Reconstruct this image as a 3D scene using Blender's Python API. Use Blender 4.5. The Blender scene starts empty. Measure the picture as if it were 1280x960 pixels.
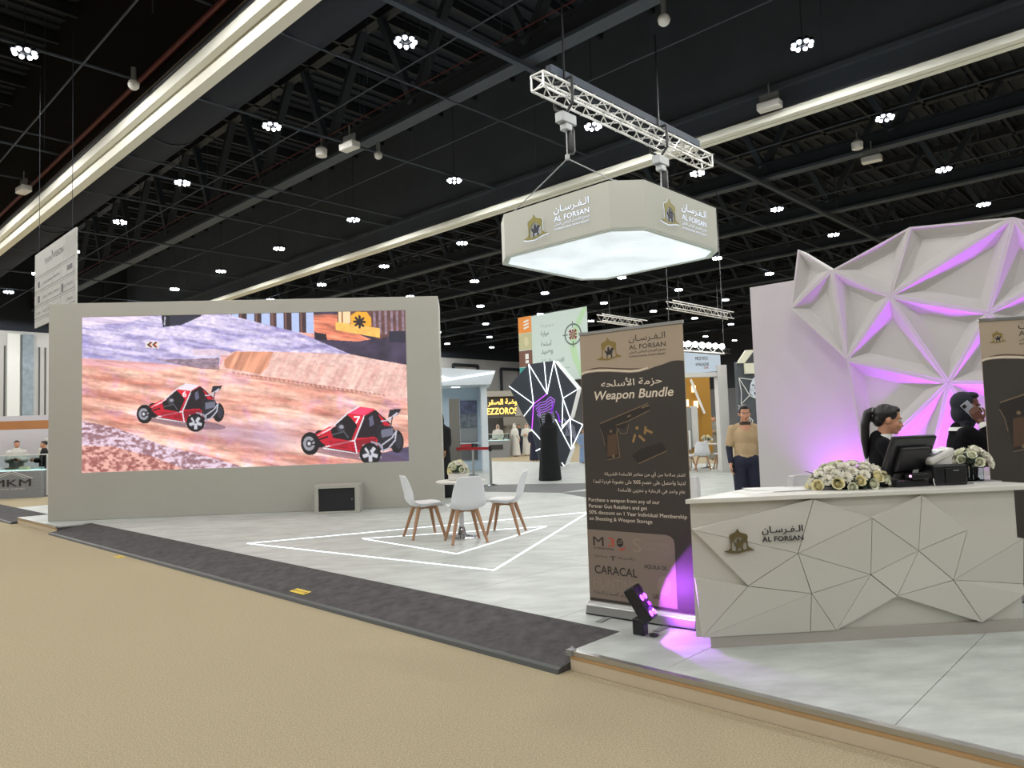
import bpy, bmesh, math, random
import numpy as np
from mathutils import Vector, Matrix, geometry

random.seed(7)
rng = np.random.default_rng(7)
SC = bpy.context.scene
COL = SC.collection
R = math.radians
PI = math.pi

# ---------------------------------------------------------------- camera, world, exposure
PITCH, ROLL, YAW = R(3.463), R(-1.907), R(-4.098)
cam_r = Vector((1, 0, 0)); cam_f = Vector((0, math.cos(PITCH), math.sin(PITCH))); cam_u = Vector((0, -math.sin(PITCH), math.cos(PITCH)))
c_, s_ = math.cos(ROLL), math.sin(ROLL)
cr, cu = cam_r * c_ + cam_u * s_, cam_u * c_ - cam_r * s_
camd = bpy.data.cameras.new('camera'); cam = bpy.data.objects.new('camera', camd); COL.objects.link(cam)
rm = Matrix((cr, cu, -cam_f)).transposed().to_4x4()
cam.matrix_world = Matrix.Translation((0, 0, 1.54)) @ Matrix.Rotation(YAW, 4, 'Z') @ rm
camd.sensor_width = 36; camd.lens = 910 / 1280 * 36; camd.clip_end = 300; camd.clip_start = .05
SC.camera = cam
w = bpy.data.worlds.new('world'); SC.world = w; w.use_nodes = True
w.node_tree.nodes['Background'].inputs[0].default_value = (.02, .024, .03, 1)
w.node_tree.nodes['Background'].inputs[1].default_value = .3
SC.view_settings.view_transform = 'Standard'; SC.view_settings.look = 'None'
SC.view_settings.gamma = 1; SC.view_settings.use_curve_mapping = False
SC.view_settings.exposure = 0.12
SC.cycles.max_bounces = 6; SC.cycles.diffuse_bounces = 4; SC.cycles.glossy_bounces = 3
SC.cycles.transmission_bounces = 4; SC.cycles.transparent_max_bounces = 6
SC.cycles.sample_clamp_indirect = 4.0; SC.cycles.caustics_reflective = False; SC.cycles.caustics_refractive = False
HALL_LAMP_W = 385.0      # each high bay lamp
PURPLE = (.55, .12, 1.0)

# hall axes: B runs to the right and away, A to the left and away; v() gives a world point
TH = R(47.861)
A = Vector((-math.cos(TH), math.sin(TH), 0)); B = Vector((math.sin(TH), math.cos(TH), 0)); Z = Vector((0, 0, 1))
def H(u, v, z=0): return B * u + A * v + Z * z
PZ = .12                  # top of the stand's raised floor

# ---------------------------------------------------------------- materials
def lin(c):
    return tuple(((x / 255) / 12.92 if x / 255 <= .04045 else ((x / 255 + .055) / 1.055) ** 2.4) for x in c[:3])
MATS = {}
def mat(name, rgb, rough=.55, metal=0, noise=None, emis=None, bump=None, glass=False, spec=None, stretch=None, coat=0):
    if name in MATS: return MATS[name]
    m = bpy.data.materials.new(name); m.use_nodes = True; MATS[name] = m
    nt = m.node_tree; b = nt.nodes['Principled BSDF']; c = lin(rgb)
    b.inputs['Base Color'].default_value = (*c, 1); b.inputs['Roughness'].default_value = rough; b.inputs['Metallic'].default_value = metal
    if spec is not None: b.inputs['Specular IOR Level'].default_value = spec
    if coat: b.inputs['Coat Weight'].default_value = coat
    if noise or bump:
        tc = nt.nodes.new('ShaderNodeTexCoord'); src = tc.outputs['Object']
        if stretch:
            mp = nt.nodes.new('ShaderNodeMapping'); mp.inputs['Scale'].default_value = stretch[:3]
            if len(stretch) > 3: mp.inputs['Rotation'].default_value = (0, 0, stretch[3])
            nt.links.new(src, mp.inputs[0]); src = mp.outputs[0]
    if noise:
        sc, am = noise[:2]
        n = nt.nodes.new('ShaderNodeTexNoise'); n.inputs['Scale'].default_value = sc; n.inputs['Detail'].default_value = 6
        n.inputs['Roughness'].default_value = .62
        nt.links.new(src, n.inputs['Vector'])
        rp = nt.nodes.new('ShaderNodeValToRGB'); rp.color_ramp.elements[0].position = .3; rp.color_ramp.elements[1].position = .7
        c2 = lin(noise[2]) if len(noise) > 2 else tuple(min(1, x * (1 + am)) for x in c)
        rp.color_ramp.elements[0].color = (*[x * (1 - am) for x in c], 1); rp.color_ramp.elements[1].color = (*c2, 1)
        nt.links.new(n.outputs['Fac'], rp.inputs[0]); nt.links.new(rp.outputs[0], b.inputs['Base Color'])
    if bump:
        n = nt.nodes.new('ShaderNodeTexNoise'); n.inputs['Scale'].default_value = bump[0]; n.inputs['Detail'].default_value = 4
        nt.links.new(src, n.inputs['Vector']); bp = nt.nodes.new('ShaderNodeBump'); bp.inputs['Strength'].default_value = bump[1]
        bp.inputs['Distance'].default_value = .01
        nt.links.new(n.outputs['Fac'], bp.inputs['Height']); nt.links.new(bp.outputs[0], b.inputs['Normal'])
    if emis:
        b.inputs['Emission Color'].default_value = (*lin(emis[0]), 1); b.inputs['Emission Strength'].default_value = emis[1]
    if glass:
        b.inputs['Transmission Weight'].default_value = 1; b.inputs['IOR'].default_value = 1.1; b.inputs['Roughness'].default_value = .02
    return m

M = dict(
    carpet=mat('beige_carpet', (173, 160, 132), .95, noise=(120, .36), bump=(200, .6), spec=.1),
    tile=mat('pale_stone_tile', (181, 186, 181), .45, noise=(3.0, .2), stretch=(.8, 2.0, 1, -.84), spec=.4),
    joint=mat('dark_joint', (70, 70, 68), .8),
    ramp=mat('charcoal_carpet_tile', (82, 80, 80), .9, noise=(9, .28), bump=(120, .35), spec=.12),
    inlay=mat('dark_inlay', (92, 94, 94), .6, noise=(4, .1)),
    edge_ply=mat('beige_painted_edge', (204, 189, 164), .6, noise=(5, .04)),
    alu=mat('brushed_aluminium', (190, 190, 188), .32, .9),
    steel=mat('chrome', (200, 200, 202), .15, 1),
    stand=mat('white_stand_paint', (168, 166, 157), .62, noise=(1.2, .02)),
    white=mat('white_paint', (214, 212, 208), .5),
    wallw=mat('white_feature_wall', (192, 189, 188), .58, noise=(1, .015)),
    counter=mat('counter_white', (204, 201, 192), .5, noise=(1.3, .02)),
    ctop=mat('counter_top', (222, 220, 212), .35),
    black=mat('black_plastic', (22, 23, 26), .42),
    satin=mat('satin_black_plastic', (28, 29, 34), .3),
    blackm=mat('black_steel', (28, 32, 38), .6, noise=(3, .15)),
    roof=mat('black_roof', (27, 34, 44), .85),
    truss=mat('dark_grey_steel', (58, 67, 78), .7, noise=(2, .12)),
    trussd=mat('near_black_steel', (30, 37, 46), .8),
    duct=mat('dark_duct', (46, 49, 58), .9, noise=(.5, .06), spec=.15),
    bulk=mat('dark_brown_bulkhead', (27, 24, 20), .9, noise=(.7, .08), spec=.1),
    bulk2=mat('dark_grey_bulkhead', (72, 78, 86), .9, noise=(.7, .08), spec=.2),
    track=mat('cream_track', (234, 234, 224), .85, spec=.1),
    red=mat('red_pipe', (88, 26, 24), .6),
    dull=mat('galvanised', (150, 152, 152), .5, .5),
    bulb=mat('lamp_bulb', (255, 255, 255), .3, emis=((236, 244, 255), 12)),
    gold=mat('old_gold', (142, 122, 66), .45, .25),
    dgold=mat('bronze', (104, 92, 58), .5, .2),
    ink=mat('dark_ink', (44, 42, 42), .6),
    navy=mat('navy_ink', (26, 30, 44), .6),
    shell=mat('white_chair_plastic', (226, 228, 232), .32),
    cushion=mat('white_leatherette', (224, 224, 224), .42),
    wood=mat('beech', (166, 126, 94), .5, noise=(9, .14), stretch=(3, 3, .4)),
    marble=mat('pale_table_top', (214, 210, 200), .3, noise=(4, .05)),
    petal=mat('ivory_petal', (240, 237, 224), .6, noise=(14, .05)),
    petaly=mat('cream_yellow_petal', (236, 228, 184), .6, noise=(14, .07)),
    petalg=mat('pale_green_petal', (230, 231, 208), .6, noise=(14, .07)),
    leaf=mat('dark_green_leaf', (38, 58, 38), .5, noise=(10, .15)),
    paper=mat('white_paper', (232, 232, 228), .6),
    glass=mat('clear_glass', (235, 245, 245), .02, glass=True),
    skin=mat('light_brown_skin', (196, 142, 112), .5, noise=(6, .03)),
    skin2=mat('dark_brown_skin', (104, 66, 52), .5, noise=(6, .03)),
    hair=mat('black_hair', (22, 20, 22), .4, noise=(40, .3), stretch=(1, 1, .2)),
    suit=mat('black_suit_cloth', (15, 15, 19), .9, spec=.15, noise=(30, .12)),
    hijab=mat('slate_headscarf', (34, 38, 48), .85, noise=(20, .1)),
    abaya=mat('black_abaya', (14, 15, 19), .9, noise=(5, .15)),
    thobe=mat('white_thobe', (206, 204, 196), .8, noise=(5, .04)),
    beige=mat('khaki_polo_cloth', (184, 160, 124), .85, noise=(20, .05)),
    navycl=mat('navy_trousers', (30, 34, 54), .85, noise=(12, .1)),
    led=mat('white_light_strip', (255, 255, 255), .4, emis=((225, 240, 255), 1.5)),
    ledw=mat('white_light_line', (255, 255, 255), .4, emis=((240, 248, 255), 1.7)),
    ledp=mat('purple_light_line', (200, 90, 255), .4, emis=((190, 70, 255), 1.5)),
)
M['bulb'].cycles.emission_sampling = 'NONE'

# ---------------------------------------------------------------- mesh building
W = {}                                       # world matrix of every object
def Wof(o): return W.get(o, Matrix.Identity(4)) if o is not None else Matrix.Identity(4)
class MB:
    """Collects pieces in world coordinates, then build() links them as one mesh object."""
    def __init__(s): s.v = []; s.f = []; s.m = []; s.cur = 0
    def add(s, vs, fs):
        n = len(s.v); s.v += [tuple(x) for x in vs]; s.f += [tuple(i + n for i in f) for f in fs]; s.m += [s.cur] * len(fs); return s
    def box(s, c, size, ax=None, rz=0.0):
        if ax is None: ax = (Vector((math.cos(rz), math.sin(rz), 0)), Vector((-math.sin(rz), math.cos(rz), 0)), Z)
        c = Vector(c); h = [ax[i] * (size[i] / 2) for i in range(3)]
        vs = [c + h[0] * a + h[1] * b + h[2] * d for d in (-1, 1) for b in (-1, 1) for a in (-1, 1)]
        return s.add(vs, [(0, 2, 3, 1), (4, 5, 7, 6), (0, 1, 5, 4), (2, 6, 7, 3), (0, 4, 6, 2), (1, 3, 7, 5)])
    def bar(s, p0, p1, w, h=None, up=Z):
        p0, p1 = Vector(p0), Vector(p1); d = (p1 - p0); L = d.length; d = d / L
        x = d.cross(up)
        if x.length < 1e-4: x = d.cross(Vector((0, 1, 0)))
        x.normalize(); y = x.cross(d)
        return s.box((p0 + p1) / 2, (w, L, h or w), (x, d, y))
    def tube(s, p0, p1, r0, r1=None, n=8, caps=True):
        p0, p1 = Vector(p0), Vector(p1); r1 = r0 if r1 is None else r1; d = (p1 - p0).normalized()
        x = d.orthogonal().normalized(); y = d.cross(x); vs = []
        for p, r in ((p0, r0), (p1, r1)):
            for k in range(n):
                a = 2 * PI * k / n; vs.append(p + (x * math.cos(a) + y * math.sin(a)) * r)
        fs = [(k, (k + 1) % n, n + (k + 1) % n, n + k) for k in range(n)]
        if caps: fs += [tuple(range(n - 1, -1, -1)), tuple(range(n, 2 * n))]
        return s.add(vs, fs)
    def path(s, pts, r, n=6):
        for a, b in zip(pts, pts[1:]): s.tube(a, b, r, n=n)
        return s
    def lathe(s, c, prof, n=20, ax=None):
        """prof: (radius, height) pairs along axis ax"""
        c = Vector(c); d = Vector(ax).normalized() if ax else Z; x = d.orthogonal().normalized(); y = d.cross(x); vs = []
        for r, h in prof:
            for k in range(n):
                a = 2 * PI * k / n; vs.append(c + d * h + (x * math.cos(a) + y * math.sin(a)) * max(r, 1e-4))
        fs = []
        for i in range(len(prof) - 1):
            for k in range(n): fs.append((i * n + k, i * n + (k + 1) % n, (i + 1) * n + (k + 1) % n, (i + 1) * n + k))
        fs += [tuple(range(n - 1, -1, -1)), tuple(range((len(prof) - 1) * n, len(prof) * n))]
        return s.add(vs, fs)
    def loft(s, rings, cap=True):
        n = len(rings[0]); vs = [p for r in rings for p in r]; fs = []
        for i in range(len(rings) - 1):
            for k in range(n): fs.append((i * n + k, i * n + (k + 1) % n, (i + 1) * n + (k + 1) % n, (i + 1) * n + k))
        if cap: fs += [tuple(range(n - 1, -1, -1)), tuple(range((len(rings) - 1) * n, len(rings) * n))]
        return s.add(vs, fs)
    def prism(s, poly, d, holes=()):
        """flat outline (world points) swept along vector d"""
        d = Vector(d); loops = [[Vector(p) for p in poly]] + [[Vector(p) for p in h] for h in holes]
        flat = [p for l in loops for p in l]; n = len(flat)
        tri = geometry.tessellate_polygon(loops)
        fs = [tuple(t) for t in tri] + [tuple(i + n for i in reversed(t)) for t in tri]; o = 0
        for l in loops:
            k = len(l); fs += [(o + i, o + (i + 1) % k, n + o + (i + 1) % k, n + o + i) for i in range(k)]; o += k
        return s.add(flat + [p + d for p in flat], fs)
    def flat(s, poly, holes=()):
        loops = [[Vector(p) for p in poly]] + [[Vector(p) for p in h] for h in holes]
        return s.add([p for l in loops for p in l], [tuple(t) for t in geometry.tessellate_polygon(loops)])
    def sphere(s, c, r, n=12, sc=(1, 1, 1)):
        c = Vector(c); vs = [c + Vector((0, 0, -r * sc[2]))]; m = max(4, n // 2)
        for i in range(1, m):
            t = -PI / 2 + PI * i / m
            for k in range(n):
                a = 2 * PI * k / n; vs.append(c + Vector((math.cos(t) * math.cos(a) * r * sc[0], math.cos(t) * math.sin(a) * r * sc[1], math.sin(t) * r * sc[2])))
        vs.append(c + Vector((0, 0, r * sc[2]))); fs = [(0, 1 + (k + 1) % n, 1 + k) for k in range(n)]
        for i in range(m - 2):
            for k in range(n): a = 1 + i * n; fs.append((a + k, a + (k + 1) % n, a + n + (k + 1) % n, a + n + k))
        a = 1 + (m - 2) * n; fs += [(a + k, a + (k + 1) % n, len(vs) - 1) for k in range(n)]
        return s.add(vs, fs)
    def build(s, name, m, parent=None, smooth=False, fix=True, bevel=0, local=False):
        me = bpy.data.meshes.new(name); inv = Matrix.Identity(4) if local else Wof(parent).inverted()
        me.from_pydata([inv @ Vector(p) for p in s.v], [], s.f)
        for q in (m if isinstance(m, (list, tuple)) else [m]): me.materials.append(q)
        me.polygons.foreach_set('material_index', s.m)
        if fix or bevel:
            bm = bmesh.new(); bm.from_mesh(me)
            if fix: bmesh.ops.recalc_face_normals(bm, faces=bm.faces)
            if bevel:
                es = [e for e in bm.edges if len(e.link_faces) == 2 and e.calc_face_angle(0) > .5]
                bmesh.ops.bevel(bm, geom=es, offset=bevel, segments=2, affect='EDGES', profile=.5)
            bm.to_mesh(me); bm.free()
        if smooth:
            me.polygons.foreach_set('use_smooth', [True] * len(me.polygons))
            try: me.set_sharp_from_angle(angle=R(38))
            except Exception: pass
        return link(name, me, parent)
def link(name, me, parent=None):
    o = bpy.data.objects.new(name, me); COL.objects.link(o); o.parent = parent; W[o] = Wof(parent).copy(); return o
def tag(o, label=None, cat=None, group=None, kind=None):
    if label: o['label'] = label
    if cat: o['category'] = cat
    if group: o['group'] = group
    if kind: o['kind'] = kind
    return o
def thing(name, label, cat, loc=(0, 0, 0), rz=0.0, group=None, kind=None):
    o = bpy.data.objects.new(name, None); COL.objects.link(o); o.empty_display_size = .1
    o.location = loc; o.rotation_euler = (0, 0, rz); W[o] = Matrix.Translation(loc) @ Matrix.Rotation(rz, 4, 'Z')
    return tag(o, label, cat, group, kind)
def copy_tree(o, parent=None):
    c = o.copy(); COL.objects.link(c); c.parent = parent
    for ch in o.children: copy_tree(ch, c)
    return c
def place(o, loc, rz=0.0, label=None, group=None):
    o.location = loc; o.rotation_euler = (0, 0, rz)
    if label: o['label'] = label
    if group: o['group'] = group
    return o
def baked(me, mods):
    """a new mesh: me after modifiers"""
    o = bpy.data.objects.new('tmp', me); COL.objects.link(o)
    for t, kw in mods:
        md = o.modifiers.new(t, t)
        for k, v in kw.items(): setattr(md, k, v)
    dg = bpy.context.evaluated_depsgraph_get(); dg.update()
    r = bpy.data.meshes.new_from_object(o.evaluated_get(dg)); bpy.data.objects.remove(o); return r

# ---------------------------------------------------------------- flat print: frames, lettering, emblem
class Frame:
    """a flat face: o origin (bottom left), r right, n towards the viewer; up is Z unless given"""
    def __init__(s, o, r, up=Z): s.o = Vector(o); s.r = Vector(r).normalized(); s.u = Vector(up).normalized(); s.n = s.r.cross(s.u)
    def p(s, x, y, d=0.0): return s.o + s.r * x + s.u * y + s.n * d
    def pts(s, l, d=0.0): return [s.p(x, y, d) for x, y in l]
AR = {'ا': 'FE8D FE8E', 'أ': 'FE83 FE84', 'ب': 'FE8F FE90 FE91 FE92', 'ة': 'FE93 FE94', 'ت': 'FE95 FE96 FE97 FE98', 'ج': 'FE9D FE9E FE9F FEA0',
      'ح': 'FEA1 FEA2 FEA3 FEA4', 'خ': 'FEA5 FEA6 FEA7 FEA8', 'د': 'FEA9 FEAA', 'ر': 'FEAD FEAE', 'ز': 'FEAF FEB0', 'س': 'FEB1 FEB2 FEB3 FEB4',
      'ش': 'FEB5 FEB6 FEB7 FEB8', 'ص': 'FEB9 FEBA FEBB FEBC', 'ض': 'FEBD FEBE FEBF FEC0', 'ع': 'FEC9 FECA FECB FECC', 'غ': 'FECD FECE FECF FED0',
      'ف': 'FED1 FED2 FED3 FED4', 'ق': 'FED5 FED6 FED7 FED8', 'ك': 'FED9 FEDA FEDB FEDC', 'ل': 'FEDD FEDE FEDF FEE0', 'م': 'FEE1 FEE2 FEE3 FEE4',
      'ن': 'FEE5 FEE6 FEE7 FEE8', 'ه': 'FEE9 FEEA FEEB FEEC', 'و': 'FEED FEEE', 'ي': 'FEF1 FEF2 FEF3 FEF4', 'ى': 'FEEF FEF0', 'ـ': '0640 0640 0640 0640'}
def shape_ar(t):
    out = []; i = 0
    def dual(ch): return ch in AR and len(AR[ch].split()) == 4
    while i < len(t):
        ch = t[i]
        if ch not in AR: out.append(ch); i += 1; continue
        prev = i > 0 and dual(t[i - 1])
        if ch == 'ل' and i + 1 < len(t) and t[i + 1] in 'اأ':
            code = {'ا': 0xFEFB, 'أ': 0xFEF7}[t[i + 1]] + (1 if prev else 0); out.append(chr(code)); i += 2; continue
        nxt = i + 1 < len(t) and t[i + 1] in AR
        fs = [chr(int(x, 16)) for x in AR[ch].split()]
        if len(fs) == 4: out.append(fs[(3 if nxt else 1) if prev else (2 if nxt else 0)])
        else: out.append(fs[1 if prev else 0])
        i += 1
    return ''.join(reversed(out))
def letters(s, shear=0.0, off=0.0, res=3):
    if any(ch in AR for ch in s): s = shape_ar(s)
    c = bpy.data.curves.new('lettering', 'FONT'); c.body = s; c.size = 1; c.shear = shear; c.resolution_u = res; c.offset = off
    o = bpy.data.objects.new('lettering', c); m = bpy.data.meshes.new_from_object(o); bpy.data.objects.remove(o); return m
def text(s, fr, x, y, wd, ht, m, parent, d=.002, shear=0.0, off=0.0, thick=0.0, name='lettering'):
    """s fitted into the box x, y, wd, ht of frame fr (wd 0 keeps proportions)"""
    me = letters(s, shear, off)
    n = len(me.vertices)
    if n == 0: return None
    co = np.empty(n * 3); me.vertices.foreach_get('co', co); co = co.reshape(-1, 3)
    x0, x1, y0, y1 = co[:, 0].min(), co[:, 0].max(), co[:, 1].min(), co[:, 1].max()
    sy = ht / (y1 - y0); sx = wd / (x1 - x0) if wd else sy
    vs = [fr.p(x + (a - x0) * sx, y + (b - y0) * sy, d) for a, b, _ in co]
    mb = MB(); fs = [tuple(p.vertices) for p in me.polygons]; mb.add(vs, fs)
    bpy.data.meshes.remove(me)
    if thick:
        k = len(vs); mb.add([p + fr.n * thick for p in vs], fs)
        cnt = {}
        for f in fs:
            for a, b in zip(f, f[1:] + f[:1]): cnt[(a, b)] = 1
        mb.f += [(a, b, b + k, a + k) for (a, b) in cnt if (b, a) not in cnt]; mb.m += [0] * (len(mb.f) - len(mb.m))
    return mb.build(name, m, parent, fix=False)
ARCH = [(125, 472), (195, 455), (218, 430), (216, 330), (207, 290), (215, 262), (290, 230), (315, 186), (345, 235), (435, 262), (447, 290), (440, 330),
        (444, 415), (478, 440), (535, 462), (450, 470), (310, 500), (190, 490)]
GATE = [(232, 462), (234, 360), (262, 345), (270, 318), (312, 290), (357, 300), (377, 320), (397, 348), (430, 368), (433, 450), (310, 476)]
RIDER = [(262, 372), (276, 352), (290, 378), (306, 376), (310, 330), (324, 312), (338, 330), (342, 362), (360, 356), (366, 336), (384, 330), (404, 352), (406, 366),
         (388, 368), (382, 400), (374, 420), (384, 452), (372, 470), (362, 468), (362, 440), (350, 424), (312, 428), (304, 452), (312, 474), (296, 474), (290, 446), (296, 418), (280, 398)]
def emblem(fr, x, y, wd, m1, m2, parent, d=.002, thick=0.0):
    k = wd / 410; f = lambda l: [fr.p(x + (a - 125) * k, y + (500 - b) * k, d) for a, b in l]
    g = lambda l: [fr.p(x + (a - 125) * k, y + (500 - b) * k, d + .001) for a, b in l]
    a = MB(); b = MB()
    if thick: a.prism(f(ARCH), fr.n * thick, [f(GATE)]); b.prism(f(RIDER), fr.n * thick)
    else: a.flat(f(ARCH), [f(GATE)]); b.flat(g(RIDER))
    e = a.build('emblem', m1, parent); b.build('emblem_rider', m2, parent)
    return e
def name_block(fr, x, y, wd, m, parent, d=.002, thick=0.0, small=True, off=0.0):
    """the two-language name with its small line; y is the foot of the latin line, wd the width"""
    text('الـفـرسـان' if not small else 'الـفـرسـان', fr, x, y + wd * .155, wd, wd * .2, m, parent, d, off=off, thick=thick)
    text('AL FORSAN', fr, x, y, wd, wd * .115, m, parent, d, off=off, thick=thick)
    if small:
        text('منتجع الفرسان الرياضي الدولي', fr, x, y - wd * .125, wd, wd * .09, m, parent, d, thick=thick)
        text('INTERNATIONAL SPORTS RESORT', fr, x, y - wd * .195, wd, wd * .038, m, parent, d, off=.006, thick=thick)

# ================================================================ THE HALL
def slab(poly_uv, z0, z1, mb): return mb.prism([H(u, v, z0) for u, v in poly_uv], (0, 0, z1 - z0))
fl = slab([(-22, -20), (78, -20), (78, 58), (-22, 58)], -.1, 0, MB()).build('floor', M['carpet']); tag(fl, kind='structure')

# ---- raised stand floor: body with two ramp notches, tiles on top
NOTCH = [(3.03, 14.35), (16.95, 22.2)]
def u_start(v): return 4.15 if any(a < v < b for a, b in NOTCH) else 3.63
plat = thing('floor_platform', None, None, kind='structure'); 
U1, VB = 22.4, 24.0
body = [(3.63, -6), (U1, -6), (U1, VB), (8.0, VB), (8.0, 19.6), (4.15, 19.6), (4.15, 16.95), (3.63, 16.95), (3.63, 14.35), (4.15, 14.35), (4.15, 3.03), (3.63, 3.03)]
slab(body, 0, .1, MB()).build('platform_body', M['joint'], plat)
cuts = [3.63 + 2.44 * k for k in range(8)] + [U1]
v = 1.145 - 1.23 * 5; g_ = .0022
while v < VB - .05:
    va, vb = v, min(v + 1.23, VB)
    for u0, u1 in zip(cuts, cuts[1:]):
        if vb > 19.6 and u1 < 8.0: continue
        if u0 == 3.63:
            br = sorted([va + g_, vb - g_] + [x + (g_ if 0 else 0) for nn in NOTCH for x in nn if va < x < vb])
            left = []
            for a, b in zip(br, br[1:]):
                us = u_start((a + b) / 2) + .012; left += [(us, a), (us, b)]
            poly = [(u1 - g_, va + g_), (u1 - g_, vb - g_)] + left[::-1]
        else:
            poly = [(u0 + g_, va + g_), (u1 - g_, va + g_), (u1 - g_, vb - g_), (u0 + g_, vb - g_)]
        slab(poly, .1, PZ, MB()).build('floor_tile', M['tile'], plat)
    v += 1.23
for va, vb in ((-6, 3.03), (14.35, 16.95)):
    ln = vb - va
    MB().prism([H(3.615, va, 0), H(3.63, va, 0), H(3.63, va, .07), H(3.615, va, .07)], A * ln).build('edge_board', M['edge_ply'], plat)
    MB().prism([H(3.612, va, .071), H(3.63, va, .071), H(3.63, va, .097), H(3.612, va, .097)], A * ln).build('edge_reflection', mat('tan_reflection', (182, 148, 106), .5, noise=(4, .08)), plat)  # tan reflection below the aluminium trim, painted on as a strip of its own
    MB().prism([H(3.608, va, .096), H(3.655, va, .121), H(3.655, va, .1235), H(3.608, va, .1235)], A * ln).build('edge_trim', M['alu'], plat)
k = MB().prism([H(3.63, 3.03, 0), H(4.15, 3.03, 0), H(4.15, 3.03, .1), H(3.63, 3.03, .1)], A * .012).build('edge_board', M['edge_ply'], plat)
k = MB().box(H(3.625, 3.03, .11), (.05, .05, .035), (A, B, Z)); k.tube(H(3.60, 3.04, .1), H(3.66, 3.045, .125), .012)
k.build('edge_corner_cap', M['dull'], plat)
# dark inlay bands in the stand floor
def inlay(pts, name='inlay'): MB().prism([Vector((x, y, PZ - .004)) for x, y in pts], (0, 0, .0055)).build(name, M['inlay'], plat)
inlay([(-.9, 19.1), (.48, 18.73), (3.2, 17.9), (4.6, 17.5), (4.6, 15.7), (2.8, 16.34), (2.07, 15.63), (.42, 16.7), (-.9, 17.3)], 'dark_inlay')
inlay([(2.07, 15.63), (2.72, 15.84), (4.2, 15.3), (4.4, 13.6), (2.46, 14.3)], 'dark_inlay')
# ramps
def ramp(v0, v1, label):
    t = thing('access_ramp', label, 'ramp', H(3.5, v0, 0))
    MB().prism([H(3.53, v0, 0), H(3.53, v0, .034), H(4.15, v0, PZ + .002), H(4.15, v0, 0)], A * (v1 - v0)).build('ramp_surface', M['ramp'], t)
    MB().prism([H(3.497, v0, 0), H(3.507, v0, .026), H(3.535, v0, .0375), H(3.535, v0, 0)], A * (v1 - v0)).build('edge_strip', mat('dark_grey_aluminium', (78, 80, 78), .5, .3), t)
    return t
rp = ramp(3.04, 14.34, 'long charcoal carpeted ramp along the front of the white stand floor')
ramp(16.96, 22.2, 'shorter charcoal ramp at the far left beside the display case stand')
def sticker(c, wd, parent, up):
    yel = mat('yellow_sticker', (226, 196, 52), .5); u, v, z = c
    fr = Frame(H(u, v, z), -A, up)
    s = MB().prism(fr.pts([(0, 0), (wd, 0), (wd, .085), (0, .085)]), fr.n * .002).build('sticker', yel, parent)
    for l in ([(.012, .042), (.04, .07), (.04, .015)], [(wd - .012, .042), (wd - .04, .015), (wd - .04, .07)]): MB().flat(fr.pts(l, .003)).build('arrow', M['ink'], s)
    text('MIND STEP', fr, .05, .03, wd - .1, .026, M['ink'], s, .003)
sticker((3.60, 6.5, .0475), .26, rp, (H(4.15, 0, PZ) - H(3.53, 0, .034)).normalized())
st = thing('floor_sticker', 'small yellow sticker lying on the beige carpet below the ramp', 'sticker', H(3.42, 10.65, 0))
sticker((3.38, 10.75, .001), .22, st, B)

# ---- far walls and the roof
far = MB(); far.box(H(27, 56.6, 4.5), (100, .3, 9), (B, A, Z)); wl = far.build('wall_back', mat('pale_grey_wall', (176, 177, 176), .7, noise=(.4, .03)))
tag(wl, kind='structure')
MB().box(H(27, 56.6, 12), (100, .3, 6), (B, A, Z)).build('upper_wall', M['roof'], wl)
for u0, u1, mm, dp in ((11.36, 12.05, mat('white_pilaster', (206, 208, 206), .6), .4), (12.2, 12.83, mat('blue_grey_stone', (122, 136, 146), .5, noise=(3, .25)), .3)):
    MB().box(H((u0 + u1) / 2, 56.4, 4.4), (u1 - u0, dp, 8.8), (B, A, Z)).build('pilaster', mm, wl)
for u0 in (10.9, 13.2, 60, 63, 66):
    fr = MB(); 
    for du in (0, 2.0 if u0 > 20 else .35): fr.box(H(u0 + du, 56.42, 4), (.07, .08, 8), (B, A, Z))
    fr.build('panel_joint', M['joint'], wl)
pp = MB()      # ducts and pipes on the far wall above the stalls
for (u0, z0, u1, z1) in ((50, 8.3, 50, 5), (50, 8.3, 53.5, 8.3), (53.5, 8.3, 53.5, 5), (57, 8.1, 57, 5), (57, 8.1, 61, 8.1), (61, 8.1, 61, 4.5), (47, 8, 47, 4.5)):
    pp.tube(H(u0, 56.2, z0), H(u1, 56.2, z1), .16, n=8)
pp.build('wall_pipe', M['trussd'], wl)
wr = MB().box(H(76.2, 18, 7.5), (.3, 80, 15), (B, A, Z)).build('wall_side', mat('dark_far_wall', (70, 72, 76), .8)); tag(wr, kind='structure')
MB().box(H(76, 18, 2.6), (.2, 80, 5.2), (B, A, Z)).build('lower_wall', mat('grey_far_wall', (150, 150, 150), .8), wr)

ceil = MB().box(H(28, 19, 14.6), (100, 78, .2), (B, A, Z)).build('ceiling', M['roof']); tag(ceil, kind='structure')
q = MB()
for k in range(150): q.box(H(28, -18 + k * .5, 14.45), (100, .16, .1), (B, A, Z))
tag(q.build('roof_rib', M['trussd'], ceil), kind='stuff')
q = MB()
for k in range(38): q.box(H(28, -16 + k * 1.96, 14.1), (100, .12, .3), (B, A, Z))
tag(q.build('roof_joist', M['blackm'], ceil), kind='stuff')

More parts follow.
